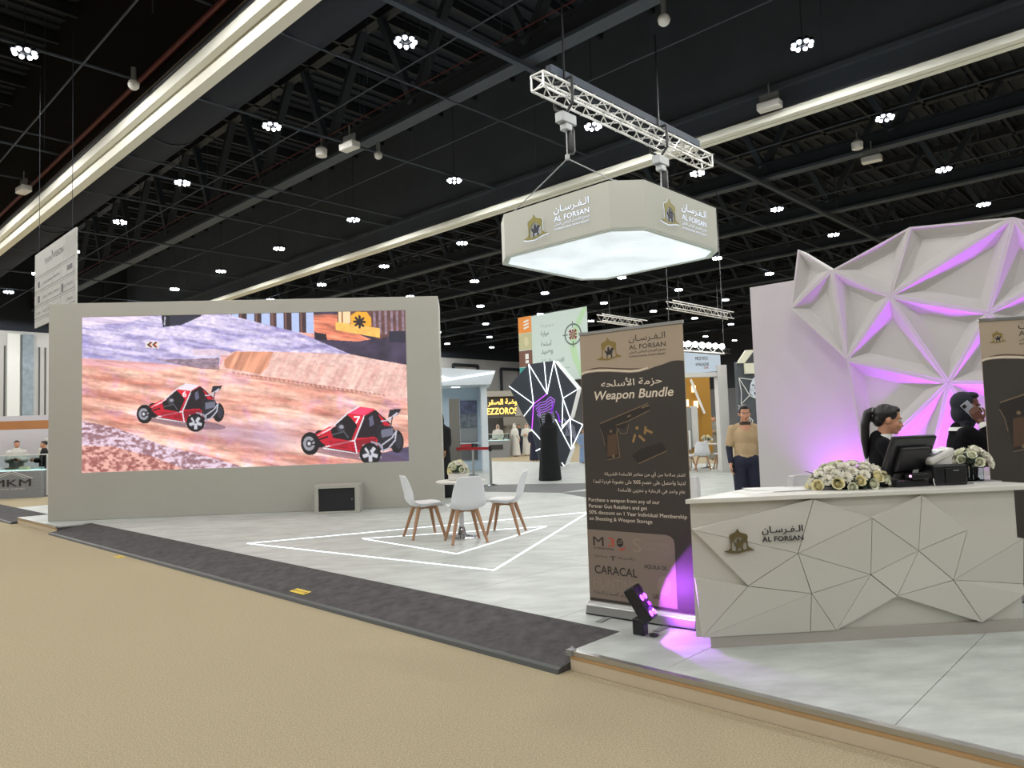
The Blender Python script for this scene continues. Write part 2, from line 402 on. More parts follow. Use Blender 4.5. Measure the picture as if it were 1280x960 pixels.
# bulkheads with pale tracks below
b1 = MB().box(H(6.52, 22, 12.1), (.34, 70, 4.9), (B, A, Z)).build('wall_left', M['bulk']); tag(b1, kind='structure')
b2 = MB().box(H(18.86, 22, 12.1), (.34, 70, 4.9), (B, A, Z)).build('wall_right', M['bulk2']); tag(b2, kind='structure')
MB().box(H(18.6, 22, 10.3), (.2, 70, .12), (B, A, Z)).build('ledge', M['bulk2'], b2)
t1 = thing('trim_1', None, None, H(6.5, 22, 9.3), kind='structure')
for du, z0, z1, wd in ((-.13, 9.36, 9.62, .16), (.1, 9.1, 9.55, .24)): MB().box(H(6.5 + du, 22, (z0 + z1) / 2), (wd, 70, z1 - z0), (B, A, Z)).build('track_rail', M['track'], t1)
MB().box(H(6.5, 22, 9.64), (.5, 70, .06), (B, A, Z)).build('track_backing', M['blackm'], t1)
t2 = thing('trim_2', None, None, H(18.86, 22, 9.5), kind='structure')
for du, wd in ((-.13, .2), (.12, .2)): MB().box(H(18.86 + du, 22, 9.6), (wd, 70, .2), (B, A, Z)).build('track_rail', M['track'], t2)
MB().box(H(18.86, 22, 9.72), (.5, 70, .06), (B, A, Z)).build('track_backing', M['blackm'], t2)

# the big duct beyond the left track, with collars
dd = thing('air_duct', 'wide dark round air duct running beside the left cream ceiling track', 'duct', H(8.3, 0, 11.3))
MB().tube(H(8.3, -10, 11.3), H(8.3, 56, 11.3), 1.07, n=32, caps=False).build('duct_pipe', M['duct'], dd, smooth=True)
for vv in (9.2, 21.6, 34, 46): MB().tube(H(8.3, vv, 11.3), H(8.3, vv + .12, 11.3), 1.1, n=32).build('collar', M['trussd'], dd)

# roof trusses along A
def roof_truss(u, k):
    t = thing('beam', None, None, H(u, 20, 10.4), kind='structure')
    MB().box(H(u, 22, 10.45), (.42, 70, .1), (B, A, Z)).build('bottom_flange', M['truss'], t)
    MB().box(H(u, 22, 10.72), (.1, 70, .5), (B, A, Z)).build('web_plate', M['trussd'], t)
    MB().box(H(u, 22, 10.98), (.42, 70, .05), (B, A, Z)).build('catwalk_edge', M['blackm'], t)
    if k: MB().tube(H(u - .26, -10, 11.12), H(u - .26, 56, 11.12), .016, n=6).build('thin_red_pipe', M['red'], t)
    MB().box(H(u, 22, 14.1), (.3, 70, .3), (B, A, Z)).build('top_chord', M['blackm'], t)
    for i in range(-3, 10):
        vb = 15.89 + 4.45 * i
        MB().bar(H(u, vb, 10.9), H(u, vb + 1.5, 14.2), .2, .24, up=B).build('web_brace', M['truss'], t)
        MB().bar(H(u, vb - .05, 10.9), H(u, vb - 2.2, 14.2), .2, .24, up=B).build('web_brace', M['trussd'], t)
for k, u in enumerate((12.9, 25.85, 32.3, 38.8, 45.3, 51.8, 58.2, 64.7)): roof_truss(u, k == 0)
# pipes and rails slung under the trusses
tr = thing('trim_3', None, None, H(20, 20, 10.2), kind='structure')
for i, vv in enumerate((11.4, 14.0, 18.22, 23.4, 24.6, 27.7, 33.2, 38, 43, 48)):
    r = .1 if i == 0 else (.03 if i % 2 else .038)
    MB().tube(H(1, vv, 10.25), H(70, vv, 10.25), r, n=6).build('ceiling_pipe', M['truss'], tr)
for i, (u, z) in enumerate(((4.95, 10.0), (10.73, 10.3), (14.58, 10.3), (22.4, 10.3), (29.2, 10.35), (35.6, 10.35), (42, 10.3), (48.4, 10.3), (55, 10.3))):
    MB().tube(H(u, -10, z), H(u, 56, z), .022, n=6).build('conduit', M['truss'], tr)
MB().tube(H(6.22, -8, 10.12), H(6.22, 56, 10.06), .06, n=8).build('red_sprinkler_pipe', M['red'], tr)
MB().tube(H(6.28, -8, 9.78), H(6.28, 56, 9.7), .025, n=6).build('conduit', mat('brown_conduit', (62, 54, 48), .6), tr)
q = MB()
for i in range(150):
    u, vv = random.uniform(2, 50), random.uniform(4, 50)
    if abs(u - 8.3) < 1.3 or abs(u - 18.86) < .4 or abs(u - 6.86) < .4: continue
    q.tube(H(u, vv, 10.25), H(u, vv, 14.5), .012, n=4, caps=False)
tag(q.build('hanger_rod', M['truss'], tr), kind='stuff')
# small things clipped up there
def ceil_item(kind, name, label, cat, u, v, z):
    t = thing(name, label, cat, H(u, v, z), TH)
    if kind == 'horn':
        MB().lathe((0, 0, 0), [(.04, 0), (.16, .02), (.17, .22), (.1, .3), (.03, .34)], 12).build('horn_body', M['white'], t, True, local=True)
        MB().tube((0, 0, .3), (0, 0, .55), .02).build('bracket', M['dull'], t, local=True)
    elif kind == 'flood':
        MB().box((0, 0, 0), (.3, .6, .2)).build('lamp_body', M['white'], t, bevel=.03, local=True)
        MB().box((0, 0, .2), (.05, .5, .25)).tube((0, 0, .2), (0, 0, .6), .02).build('bracket', M['dull'], t, local=True)
    else:
        MB().sphere((0, 0, 0), .13, 12).build('dome_glass', M['white'], t, True, local=True)
        MB().tube((0, 0, .05), (0, 0, .4), .06).build('mount', M['dull'], t, local=True)
ceil_item('flood', 'ceiling_projector', 'pale projector hung under the dark ceiling left of the cream track', 'projector', 5.9, 27.2, 9.75)
ceil_item('dome', 'ceiling_camera', 'small white dome camera by the red ceiling pipe', 'camera', 5.93, 17.46, 9.75)
ceil_item('horn', 'ceiling_speaker', 'white horn speaker hung on a conduit beside the left roof truss', 'speaker', 11.44, 18.42, 9.7)
ceil_item('flood', 'ceiling_projector', 'white twin projector hung just under the left roof truss', 'projector', 11.6, 17.2, 9.7)
ceil_item('dome', 'ceiling_camera', 'white dome camera just right of the twin projector on the left roof truss', 'camera', 12.76, 17.43, 9.8)
ceil_item('flood', 'ceiling_projector', 'white projector on the right cream ceiling track', 'projector', 18.3, 7.84, 9.75)
ceil_item('dome', 'ceiling_camera', 'white dome camera near the top of the picture above the silver truss', 'camera', 12.71, 7.54, 9.75)
ceil_item('flood', 'ceiling_projector', 'white box lamp on the roof truss beyond the right cream track', 'projector', 25.1, 7.46, 9.9)
ceil_item('horn', 'ceiling_speaker', 'small white horn speaker on a hanger near the dark roof at upper right', 'speaker', 23.55, 7.39, 9.8)

# ---- high bay lamps: a ring of bulbs each; the ring throws the hall's light
def ring_mesh(lod):
    m = MB(); m.tube((0, 0, .1), (0, 0, 4.4), .012, n=4, caps=False); m.lathe((0, 0, 0), [(.05, .0), (.11, .02), (.11, .12), (.04, .16)], 10)
    return m
hs = MB(); hs.tube((0, 0, .1), (0, 0, 4.3), .012, n=5, caps=False); hs.lathe((0, 0, 0), [(.04, 0), (.1, .02), (.1, .12), (.03, .17)], 12)
for k in range(8):
    a = PI / 4 * k; hs.tube((0, 0, .06), (.2 * math.cos(a), .2 * math.sin(a), .06), .012, n=5)
    hs.lathe((.2 * math.cos(a), .2 * math.sin(a), .02), [(.075, 0), (.06, .05), (.03, .09)], 8)
bm_ = MB().sphere((0, 0, 0), .05, 10)
proto_h = hs.build('housing', M['blackm'], None, local=True); proto_b = bm_.build('bulb', M['bulb'], None, smooth=True, local=True)
fm = MB(); fm.tube((0, 0, .1), (0, 0, 4.3), .012, n=4, caps=False); fm.lathe((0, 0, 0), [(.1, .02), (.1, .12)], 8); fm.cur = 1
for k in range(8): a = PI / 4 * k; fm.sphere((.2 * math.cos(a), .2 * math.sin(a), 0), .056, 6)
proto_f = fm.build('high_bay_lamp', [M['blackm'], M['bulb']], None, local=True)
lampd = bpy.data.lights.new('high_bay_light', 'SPOT'); lampd.energy = HALL_LAMP_W; lampd.spot_size = R(180); lampd.spot_blend = .15; lampd.shadow_soft_size = .22
lampd.color = (1.0, .985, .95)
ORD = 'first second third fourth fifth sixth seventh eighth ninth tenth eleventh twelfth thirteenth'.split()
UROW = [9.65, 16.3, 22.1, 28.4, 34.5, 40.7, 46.9, 53, 59.2, 65.4, 71.5]; VROW = [.22, 6.15, 12.1, 18, 24, 29.9, 35.8, 41.7, 47.6, 53.5]; ULEFT = [3.9, -2.4, -8.6, -14.7]
NEARL = {(3.9, 18): 'white ring lamp left of the cream ceiling track, nearest on that side', (9.65, 12.1): 'ring lamp of eight bulbs high above the left end of the silver truss',
         (9.65, 18): 'ring lamp below the round duct, second along from the picture top', (9.65, 24): 'ring lamp below the round duct, third along', (9.65, 29.9): 'ring lamp below the round duct, fourth along',
         (9.65, 35.8): 'ring lamp just right of the grey sponsor board', (16.3, 18): 'ring lamp left of the hanging white sign, above the cream track', (16.3, 12.1): 'ring lamp hanging under the middle of the silver truss',
         (16.3, 6.15): 'large ring lamp near the top right, above the right cream track', (22.1, 6.15): 'ring lamp just beyond the right cream track at upper right', (28.4, 6.15): 'ring lamp third away at upper right, over the faceted wall',
         (22.1, 12.1): 'ring lamp by the right end of the silver truss', (28.4, 12.1): 'ring lamp beyond the right end of the white hanging sign', (34.5, 6.15): 'ring lamp low at the right edge above the faceted wall peak',
         (16.3, 24): 'ring lamp over the top right of the video wall', (16.3, 29.9): 'ring lamp over the middle of the video wall', (22.1, 24): 'ring lamp above the gap between video wall and hanging sign',
         (34.5, 12.1): 'ring lamp above the left spike of the faceted wall', (16.3, 35.8): 'ring lamp low over the video wall, left of its middle', (22.1, 29.9): 'ring lamp low over the right half of the video wall'}
for u in (-14.7, -8.6, -2.4, 3.9, 9.65, 16.3, 22.1, 28.4, 34.5, 40.7, 46.9, 53, 59.2, 65.4, 71.5):
    for v in (-11.6, -5.7, .22, 6.15, 12.1, 18, 24, 29.9, 35.8, 41.7, 47.6, 53.5):
        if u > 50 and (v < 10): continue
        p = H(u, v, 9.98)
        lab = NEARL.get((u, v))
        if lab:
            t = thing('high_bay_lamp', lab, 'lamp', p, group='high bay ring lamps')
            h_ = proto_h.copy(); COL.objects.link(h_); h_.parent = t
            for k in range(8):
                b_ = proto_b.copy(); COL.objects.link(b_); b_.parent = t; b_.location = (.2 * math.cos(PI / 4 * k), .2 * math.sin(PI / 4 * k), 0)
        else:
            t = proto_f.copy(); COL.objects.link(t); t.location = p
            row = ('%s row right of the left cream track' % ORD[UROW.index(u)]) if u in UROW else ('%s row left of the left cream track' % ORD[ULEFT.index(u)])
            tag(t, ('ring lamp, %s along in the %s' % (ORD[VROW.index(v)], row)) if v > 0 else ('ring lamp behind the viewpoint, %s back in %s' % (ORD[0 if v > -6 else 1], row.replace('the left cream', 'cream'))), 'lamp', 'high bay ring lamps')
        if u < 50:
            l = bpy.data.objects.new('lamp_light', lampd); COL.objects.link(l); l.parent = t; l.location = (0, 0, -.14)
for o in (proto_h, proto_b, proto_f): W.pop(o); bpy.data.objects.remove(o)

# ================================================================ THE VIDEO WALL
YW = 13.92
sw = thing('screen_wall', 'tall pale free-standing wall holding the large lit video screen', 'wall', (-3.95, YW, PZ))
SX0, SX1, ST = -7.545, -.375, 4.12
lx0, lx1, lz0, lz1 = -6.955, -1.004, .983, 3.856
m = MB()
m.prism([(SX0, YW, PZ), (SX1, YW, PZ), (SX1, YW, ST), (SX0, YW, ST)], (0, 1.2, 0), [[(lx0, YW, lz0), (lx1, YW, lz0), (lx1, YW, lz1), (lx0, YW, lz1)]])
m.build('wall_body', M['stand'], sw, bevel=.008)
MB().box(((lx0 + lx1) / 2, YW + .3, (lz0 + lz1) / 2), (lx1 - lx0, .5, lz1 - lz0)).build('screen_backing', M['black'], sw)
# the video frame: two buggies on a sandy track, laid out on a fine grid of coloured points (X, Y run over 0..1280, 0..685)
NX, NY = 640, 310
gx, gy = np.meshgrid(np.linspace(0, 1, NX), np.linspace(0, 1, NY))
X = 38 + gx * 1206; top = 80 - 30 * (X - 40) / 1200; bot = 657 - 42 * (X - 33) / 1219; Y = top + gy * (bot - top)
def fbm(x, y, seed, octv=5):
    out = np.zeros_like(x); amp = 1; tot = 0; r = np.random.default_rng(seed)
    for o in range(octv):
        g = r.random((66, 66)); g[65] = g[0]; g[:, 65] = g[:, 0]; xi = np.floor(x).astype(int); yi = np.floor(y).astype(int); fx = x - xi; fy = y - yi
        fx = fx * fx * (3 - 2 * fx); fy = fy * fy * (3 - 2 * fy); a0 = xi % 65; b0 = yi % 65
        n = (g[b0, a0] * (1 - fx) + g[b0, a0 + 1] * fx) * (1 - fy) + (g[b0 + 1, a0] * (1 - fx) + g[b0 + 1, a0 + 1] * fx) * fy
        out += n * amp; tot += amp; amp *= .55; x = x * 2.03 + 11; y = y * 2.03 + 7
    return out / tot
img = np.zeros((NY, NX, 3))
def inside(poly):
    c = np.zeros(X.shape, bool); n = len(poly)
    for i in range(n):
        (x1, y1), (x2, y2) = poly[i], poly[(i + 1) % n]
        if y1 == y2: continue
        hit = ((y1 > Y) != (y2 > Y)) & (X < (x2 - x1) * (Y - y1) / (y2 - y1) + x1); c ^= hit
    return c
def fill(poly, rgb, a=1.0, n=None, am=.15):
    mk = inside(poly); col = np.array(rgb, float)[None, :]
    if n is not None: col = col * (1 + am * 2 * (n[mk][:, None] - .5))
    img[mk] = img[mk] * (1 - a) + col * a
def blob2(cx, cy, rx, ry, rgb, a=1.0, ang=0.0):
    c, s = math.cos(ang), math.sin(ang); dx, dy = X - cx, Y - cy
    mk = ((dx * c + dy * s) / rx) ** 2 + ((dy * c - dx * s) / ry) ** 2 < 1; img[mk] = img[mk] * (1 - a) + np.array(rgb, float) * a
def line(pts, wd, rgb):
    for (x1, y1), (x2, y2) in zip(pts, pts[1:]):
        L = math.hypot(x2 - x1, y2 - y1); t = np.clip(((X - x1) * (x2 - x1) + (Y - y1) * (y2 - y1)) / L ** 2, 0, 1)
        img[np.hypot(X - x1 - t * (x2 - x1), Y - y1 - t * (y2 - y1)) < wd / 2] = rgb
n1 = fbm(X / 90 + Y / 300, Y / 13 - X / 90, 1); n2 = fbm(X / 14, Y / 9, 2); n3 = fbm(X / 40, Y / 40, 3); n4 = fbm(X / 160 - Y / 90, Y / 30 - X / 260, 4)
mix = np.clip((n4 - .5) * 2.6 + .58, 0, 1)[..., None]
img[:] = np.array((204, 132, 116)) * (1 - mix) + np.array((255, 206, 186)) * mix
img *= (1 + .55 * (n1 - .5))[..., None] * (1 + .22 * (n2 - .5))[..., None]
img[..., 2] += 26 * np.clip((n3 - .5) * 4, 0, 1)
# lavender hill, its broken front, the berm
hill = [(30, 60), (500, 66), (600, 66), (700, 92), (820, 128), (900, 160), (1030, 216), (740, 207), (600, 207), (545, 222), (540, 262), (470, 268), (300, 250), (30, 232)]
hm = inside(hill); hb = np.clip((n1 - .5) * 2.6 + .62, 0, 1)[..., None]
hc = np.array((152, 142, 194)) * (1 - hb) + np.array((224, 212, 240)) * hb; hc *= (1 + .35 * (n2 - .5))[..., None]
img[hm] = hc[hm]
fill([(30, 60), (330, 60), (200, 100), (30, 112)], (236, 216, 238), .75, n1, .25)
fill([(300, 236), (430, 236), (540, 230), (540, 275), (470, 272), (380, 256)], (138, 112, 124), .8, n2, .4)
fill([(440, 200), (520, 196), (580, 208), (575, 222), (445, 220)], (226, 200, 214), .9, n2, .1)
fill([(30, 232), (300, 250), (420, 262), (300, 282), (120, 262), (30, 262)], (232, 176, 184), .7, n1, .3)
berm = [(540, 272), (556, 236), (600, 206), (740, 207), (870, 214), (1030, 216), (1130, 236), (1250, 252), (1250, 380), (1150, 378), (1060, 352), (930, 336), (800, 312), (640, 292)]
rill = fbm(X / 13 + Y / 26, Y / 120 - X / 200, 9); bmk = inside(berm); rb = np.clip((rill - .5) * 1.5 + .62, 0, 1)[..., None]
bc = np.array((214, 158, 150)) * (1 - rb) + np.array((246, 208, 196)) * rb; img[bmk] = (bc * (1 + .3 * (n2 - .5))[..., None])[bmk]
fill([(556, 238), (600, 208), (740, 208), (716, 268), (690, 292), (560, 268)], (216, 144, 112), .85, rill, .3)
fill([(760, 214), (1030, 218), (1200, 250), (1000, 262), (860, 240)], (236, 198, 190), .5, n2, .2)
for k in range(34):   # wheel marks along the foot of the berm
    x = 590 + k * 17; y = 286 + k * 2.5; line([(x, y), (x + 9, y + 5)], 5, (176, 122, 112)); line([(x + 6, y + 4), (x + 13, y + 8)], 3, (238, 186, 168))
# the fence and the yellow block at the top
fill([(325, 60), (485, 60), (470, 76), (400, 108), (332, 116)], (44, 44, 62)); fill([(330, 70), (356, 70), (360, 112), (333, 114)], (24, 24, 34)); line([(340, 78), (338, 108)], 5, (170, 170, 190))
fence = [(575, 40), (894, 40), (894, 138), (830, 134), (585, 72)]
fill(fence, (70, 48, 52), 1, n3, .5)
for k, x in enumerate(range(586, 894, 56)):
    wdt = 26 + (k % 3) * 3; mk = inside(fence) & (X > x) & (X < x + wdt); img[mk] = np.array((188, 204, 246)) * (1 - .08 * (n2[mk][:, None]))
    mk = inside(fence) & (X > x + wdt + 4) & (X < x + wdt + 12); img[mk] = (120, 84, 78)
fill([(894, 40), (1245, 40), (1245, 256), (1130, 236), (1030, 216), (896, 160)], (66, 56, 78), 1, n3, .4)
fill([(894, 66), (985, 66), (985, 110), (1110, 160), (1060, 168), (940, 162), (896, 130)], (232, 134, 104), 1, n1, .5)
fill([(985, 50), (1245, 44), (1245, 130), (1140, 160), (985, 100)], (104, 70, 66), 1, n3, .4)
for x in range(1120, 1245, 22): fill([(x, 40), (x + 9, 40), (x + 9, 140), (x, 140)], (150, 128, 148), .8, n2, .4)
fill([(988, 54), (1034, 54), (1034, 100), (988, 100)], (252, 214, 168)); fill([(1000, 54), (1006, 54), (1006, 100), (1000, 100)], (150, 90, 60))
fill([(1036, 100), (1036, 70), (1056, 56), (1096, 56), (1112, 78), (1112, 112), (1036, 108)], (246, 172, 48))
fill([(976, 94), (1144, 118), (1144, 154), (978, 126)], (250, 190, 96), 1, n2, .12)
for dx, dy in ((0, -22), (15, -14), (20, 0), (14, 14), (0, 20), (-15, 12), (-20, -2), (-14, -16)): line([(1068, 95), (1068 + dx, 95 + dy)], 9, (44, 34, 36))
fill([(898, 134), (940, 140), (944, 164), (900, 160)], (40, 32, 44)); fill([(1180, 130), (1245, 128), (1245, 172), (1178, 170)], (44, 42, 60))
fill([(268, 170), (318, 172), (318, 196), (268, 194)], (226, 216, 214))
for x in (278, 296): line([(x + 10, 174), (x, 182), (x + 10, 191)], 6, (40, 30, 30)); line([(x + 15, 174), (x + 5, 182), (x + 15, 191)], 3, (206, 96, 50))
# dust, near ridge, shade
for cx, cy, rx, ry, a in ((640, 520, 190, 52, .5), (560, 500, 120, 36, .45), (760, 530, 120, 60, .4), (860, 470, 60, 40, .3), (700, 545, 60, 70, .3)):
    d = ((X - cx) / rx) ** 2 + ((Y - cy - (X - cx) * .1) / ry) ** 2; f = (np.exp(-d * 1.6) * a * (.7 + .6 * n1))[..., None]; img[:] = img * (1 - f) + np.array((196, 172, 196)) * f
ridge = [(30, 466), (80, 474), (160, 492), (330, 556), (470, 592), (620, 634), (560, 650), (30, 665)]
rk = inside(ridge); sp = np.clip((n2 - .5) * 4 + .55, 0, 1)[..., None]; rc = np.array((150, 110, 118)) * (1 - sp) + np.array((232, 208, 226)) * sp; img[rk] = rc[rk]
lowp = [(30, 556), (150, 560), (300, 600), (400, 640), (380, 660), (30, 665)]; rk = inside(lowp); rc = np.array((158, 96, 92)) * (1 - sp) + np.array((236, 180, 168)) * sp; img[rk] = rc[rk]
fill([(1130, 588), (1252, 560), (1252, 625), (1120, 630)], (70, 66, 100), .9, n1, .3)
def wheel(cx, cy, rx, ry, hub=True, tilt=0.0):
    blob2(cx, cy, rx, ry, (24, 22, 28), 1, tilt)
    if hub:
        blob2(cx - rx * .12, cy, rx * .62, ry * .62, (150, 148, 158), 1, tilt); blob2(cx - rx * .12, cy, rx * .34, ry * .34, (66, 64, 74), 1, tilt); blob2(cx - rx * .12, cy, rx * .16, ry * .16, (210, 210, 215), 1, tilt)
def spokes(cx, cy, r):
    blob2(cx, cy, r, r, (34, 32, 40))
    for k in range(5): a = k * 1.2566 + .3; line([(cx, cy), (cx + r * .95 * math.cos(a), cy + r * .95 * math.sin(a))], r * .34, (196, 196, 206))
def buggy(ox, oy, k, roof, digit):
    P = lambda l: [(ox + x * k, oy + y * k) for x, y in l]
    body = (196, 24, 48); dark = (26, 20, 26); pale = (232, 224, 232)
    blob2(ox + 10 * k, oy + 96 * k, 190 * k, 22 * k, (92, 72, 92), .55, .12)
    blob2(ox + 165 * k, oy + 48 * k, 27 * k, 44 * k, (22, 20, 26)); blob2(ox + 172 * k, oy + 48 * k, 14 * k, 28 * k, (52, 50, 60))       # far rear wheel
    blob2(ox - 132 * k, oy + 38 * k, 27 * k, 34 * k, (22, 20, 26))                                                                   # far front wheel
    fill(P([(-148, 30), (-96, -6), (-70, -22), (-20, -62), (20, -86), (84, -74), (140, -16), (122, 66), (8, 92), (-108, 70)]), body)
    fill(P([(-150, 22), (-100, -8), (-66, -16), (-110, 12), (-148, 34)]), (226, 40, 60))
    fill(P([(-92, 4), (-30, -56), (16, -22), (-14, 46), (-84, 34)]), dark)
    fill(P([(40, -46), (80, -72), (108, -20), (84, 30), (-2, 36)]), (34, 22, 32)); fill(P([(58, -44), (72, -52), (78, -18), (60, -8)]), (96, 96, 120))
    fill(P([(-4, 44), (86, 34), (78, 62), (4, 84)]), (140, 14, 36))
    fill(P([(-26, -60), (20, -86), (82, -78), (40, -52)]), roof)
    fill(P([(-22, -56), (38, -52), (14, -10)]), (222, 30, 56))
    fill(P([(92, -16), (150, -10), (166, 30), (150, 70), (96, 84), (86, 30)]), (40, 36, 46)); fill(P([(104, 4), (150, -4), (150, 24), (106, 34)]), (110, 112, 130))
    for l in ([(-120, 74), (8, 92)], [(8, 92), (0, 44), (-110, 68)], [(0, 44), (40, -50)], [(-30, -56), (-96, 2)], [(-96, 2), (-126, 16)], [(20, -86), (-26, -60)]): line(P(l), 5 * k, pale)
    line(P([(106, 62), (146, 34), (164, 8), (158, 44), (130, 76), (108, 84), (106, 62)]), 5 * k, (190, 190, 204))
    for l in ([(40, -46), (84, -70), (112, -16)], [(112, -16), (84, 32)], [(84, -70), (140, -20)]): line(P(l), 5 * k, (18, 16, 20))
    fill(P([(140, -74), (186, -78), (172, -54), (132, -44)]), (40, 38, 48)); line(P([(134, -34), (168, -60)], ), 7 * k, (200, 198, 214)); line(P([(150, -46), (140, 0)]), 5 * k, (60, 58, 70)); line(P([(106, -30), (140, -34)]), 5 * k, (190, 190, 204))
    wheel(ox - 172 * k, oy + 56 * k, 36 * k, 44 * k); spokes(ox + 60 * k, oy + 96 * k, 40 * k); blob2(ox + 60 * k, oy + 96 * k, 6 * k, 6 * k, (120, 120, 130))
    th_ = np.hypot(X - (ox + 60 * k), Y - (oy + 96 * k)); mk = (th_ > 30 * k) & (th_ < 42 * k); img[mk] = (22, 20, 26)
    line(P([(66, 50), (96, 58), (112, 84)]), 7 * k, (150, 150, 166))
    for l in ([(-128, 20), (-166, 50)], [(-118, 60), (-166, 60)], [(-104, 30), (-136, 40)], [(44, 62), (60, 92)]): line(P(l), 6 * k, (20, 18, 22))
    blob2(ox - 52 * k, oy - 4 * k, 15 * k, 17 * k, (60, 56, 66)); blob2(ox - 50 * k, oy - 8 * k, 9 * k, 7 * k, (150, 150, 164)); line(P([(-84, 22), (-40, 10), (-24, 34)]), 4 * k, (90, 90, 100))
    fill(P([(-100, 46), (-14, 46), (4, 84), (-96, 66)]), (150, 14, 36), .6, n2, .5); line(P([(-140, 26), (-104, 2), (-72, -12)]), 3 * k, (255, 170, 180)); line(P([(-104, 72), (4, 90)]), 3 * k, (30, 20, 26))
    if digit == 7: line(P([(2, -46), (20, -46), (8, -24)]), 6 * k, (250, 240, 245))
    else: line(P([(14, -48), (4, -40), (4, -28), (14, -26), (16, -36), (5, -36)]), 4.5 * k, (250, 240, 245))
buggy(1040, 496, .97, (240, 70, 110), 7)
buggy(402, 396, .80, (236, 224, 234), 6)
img = np.clip(img, 0, 255) / 255
lin_img = np.where(img <= .04045, img / 12.92, ((img + .055) / 1.055) ** 2.4)
vx = np.stack([lx0 + gx * (lx1 - lx0), np.full_like(gx, YW + .012), lz1 - gy * (lz1 - lz0)], -1).reshape(-1, 3)
inv = np.array(Wof(sw).inverted()); vx = vx @ inv[:3, :3].T + inv[:3, 3]
idx = np.arange(NX * NY).reshape(NY, NX); quads = np.stack([idx[:-1, :-1], idx[1:, :-1], idx[1:, 1:], idx[:-1, 1:]], -1).reshape(-1, 4)
me = bpy.data.meshes.new('screen'); me.vertices.add(len(vx)); me.vertices.foreach_set('co', vx.ravel())
me.loops.add(quads.size); me.loops.foreach_set('vertex_index', quads.ravel().astype(np.int32)); me.polygons.add(len(quads))
me.polygons.foreach_set('loop_start', np.arange(0, quads.size, 4, dtype=np.int32)); me.update(calc_edges=True)
at = me.color_attributes.new('picture', 'FLOAT_COLOR', 'POINT')
at.data.foreach_set('color', np.concatenate([lin_img.reshape(-1, 3), np.ones((NX * NY, 1))], 1).astype(np.float32).ravel())
pm = bpy.data.materials.new('video_picture'); pm.use_nodes = True; nt = pm.node_tree; b = nt.nodes['Principled BSDF']
b.inputs['Base Color'].default_value = (.01, .01, .01, 1); b.inputs['Roughness'].default_value = .6; b.inputs['Emission Strength'].default_value = 1.02
an = nt.nodes.new('ShaderNodeVertexColor'); an.layer_name = 'picture'; nt.links.new(an.outputs['Color'], b.inputs['Emission Color'])
me.materials.append(pm); so = link('screen', me, sw); so['label'] = 'lit video picture of two red buggies racing on a sandy track'

# white box with a black front at the foot of the wall
bx = thing('speaker_box', 'low white box with a black front at the foot of the video wall', 'box', (-2.25, 13.62, PZ))
m = MB(); m.prism([(-2.66, 13.36, PZ), (-1.86, 13.36, PZ), (-1.86, 13.36, .625), (-2.66, 13.36, .625)], (0, .545, 0), [[(-2.59, 13.36, .155), (-1.945, 13.36, .155), (-1.945, 13.36, .565), (-2.59, 13.36, .565)]])
m.build('box_body', M['stand'], bx, bevel=.006)
MB().box((-2.268, 13.5, .36), (.645, .2, .41)).build('front_panel', M['satin'], bx); MB().box((-2.0, 13.395, .36), (.015, .015, .03)).build('indicator', M['dull'], bx)

# ================================================================ light lines in the floor
def light_line(pts, name, label):
    t = thing(name, label, 'light strip', (pts[0][0], pts[0][1], PZ))
    for a, b in zip(pts, pts[1:] + pts[:1]):
        a3, b3 = Vector((*a, PZ + .002)), Vector((*b, PZ + .002)); MB().bar(a3, b3, .019, .006).build('strip', M['led'], t)
light_line([(-2.89, 10.047), (.287, 7.409), (2.05, 11.95)], 'floor_light_line', 'outer white light line set in the floor around the cafe chairs')
light_line([(-1.369, 10.027), (-.092, 8.481), (1.175, 10.466)], 'floor_light_line', 'inner white light line set in the floor under the cafe table')

# ================================================================ chairs, table
def chair_shell():
    prof = [(.235, .425, .175, .02), (.225, .44, .21, .03), (.12, .425, .235, .05), (0, .405, .242, .06), (-.1, .405, .24, .06), (-.17, .425, .232, .055), (-.215, .485, .225, .05),
            (-.242, .57, .218, .045), (-.262, .65, .208, .045), (-.283, .73, .19, .04), (-.298, .79, .17, .03), (-.305, .825, .148, .02), (-.307, .84, .12, .01)]
    vs, fs = [], []; n = 11
    for y, z, wd, cl in prof:
        for k in range(n):
            t = -1 + 2 * k / (n - 1); lift = cl * abs(t) ** 2.5
            back = z > .5; vs.append((t * wd, y + (lift * 1.0 if back else 0), z + (0 if back else lift)))
    for i in range(len(prof) - 1):
        for k in range(n - 1): fs.append((i * n + k, i * n + k + 1, (i + 1) * n + k + 1, (i + 1) * n + k))
    me = bpy.data.meshes.new('seat_shell'); me.from_pydata(vs, [], fs)
    r = baked(me, [('SOLIDIFY', dict(thickness=.014, offset=0)), ('SUBSURF', dict(levels=1))]); r.polygons.foreach_set('use_smooth', [True] * len(r.polygons)); r.materials.append(M['shell']); return r
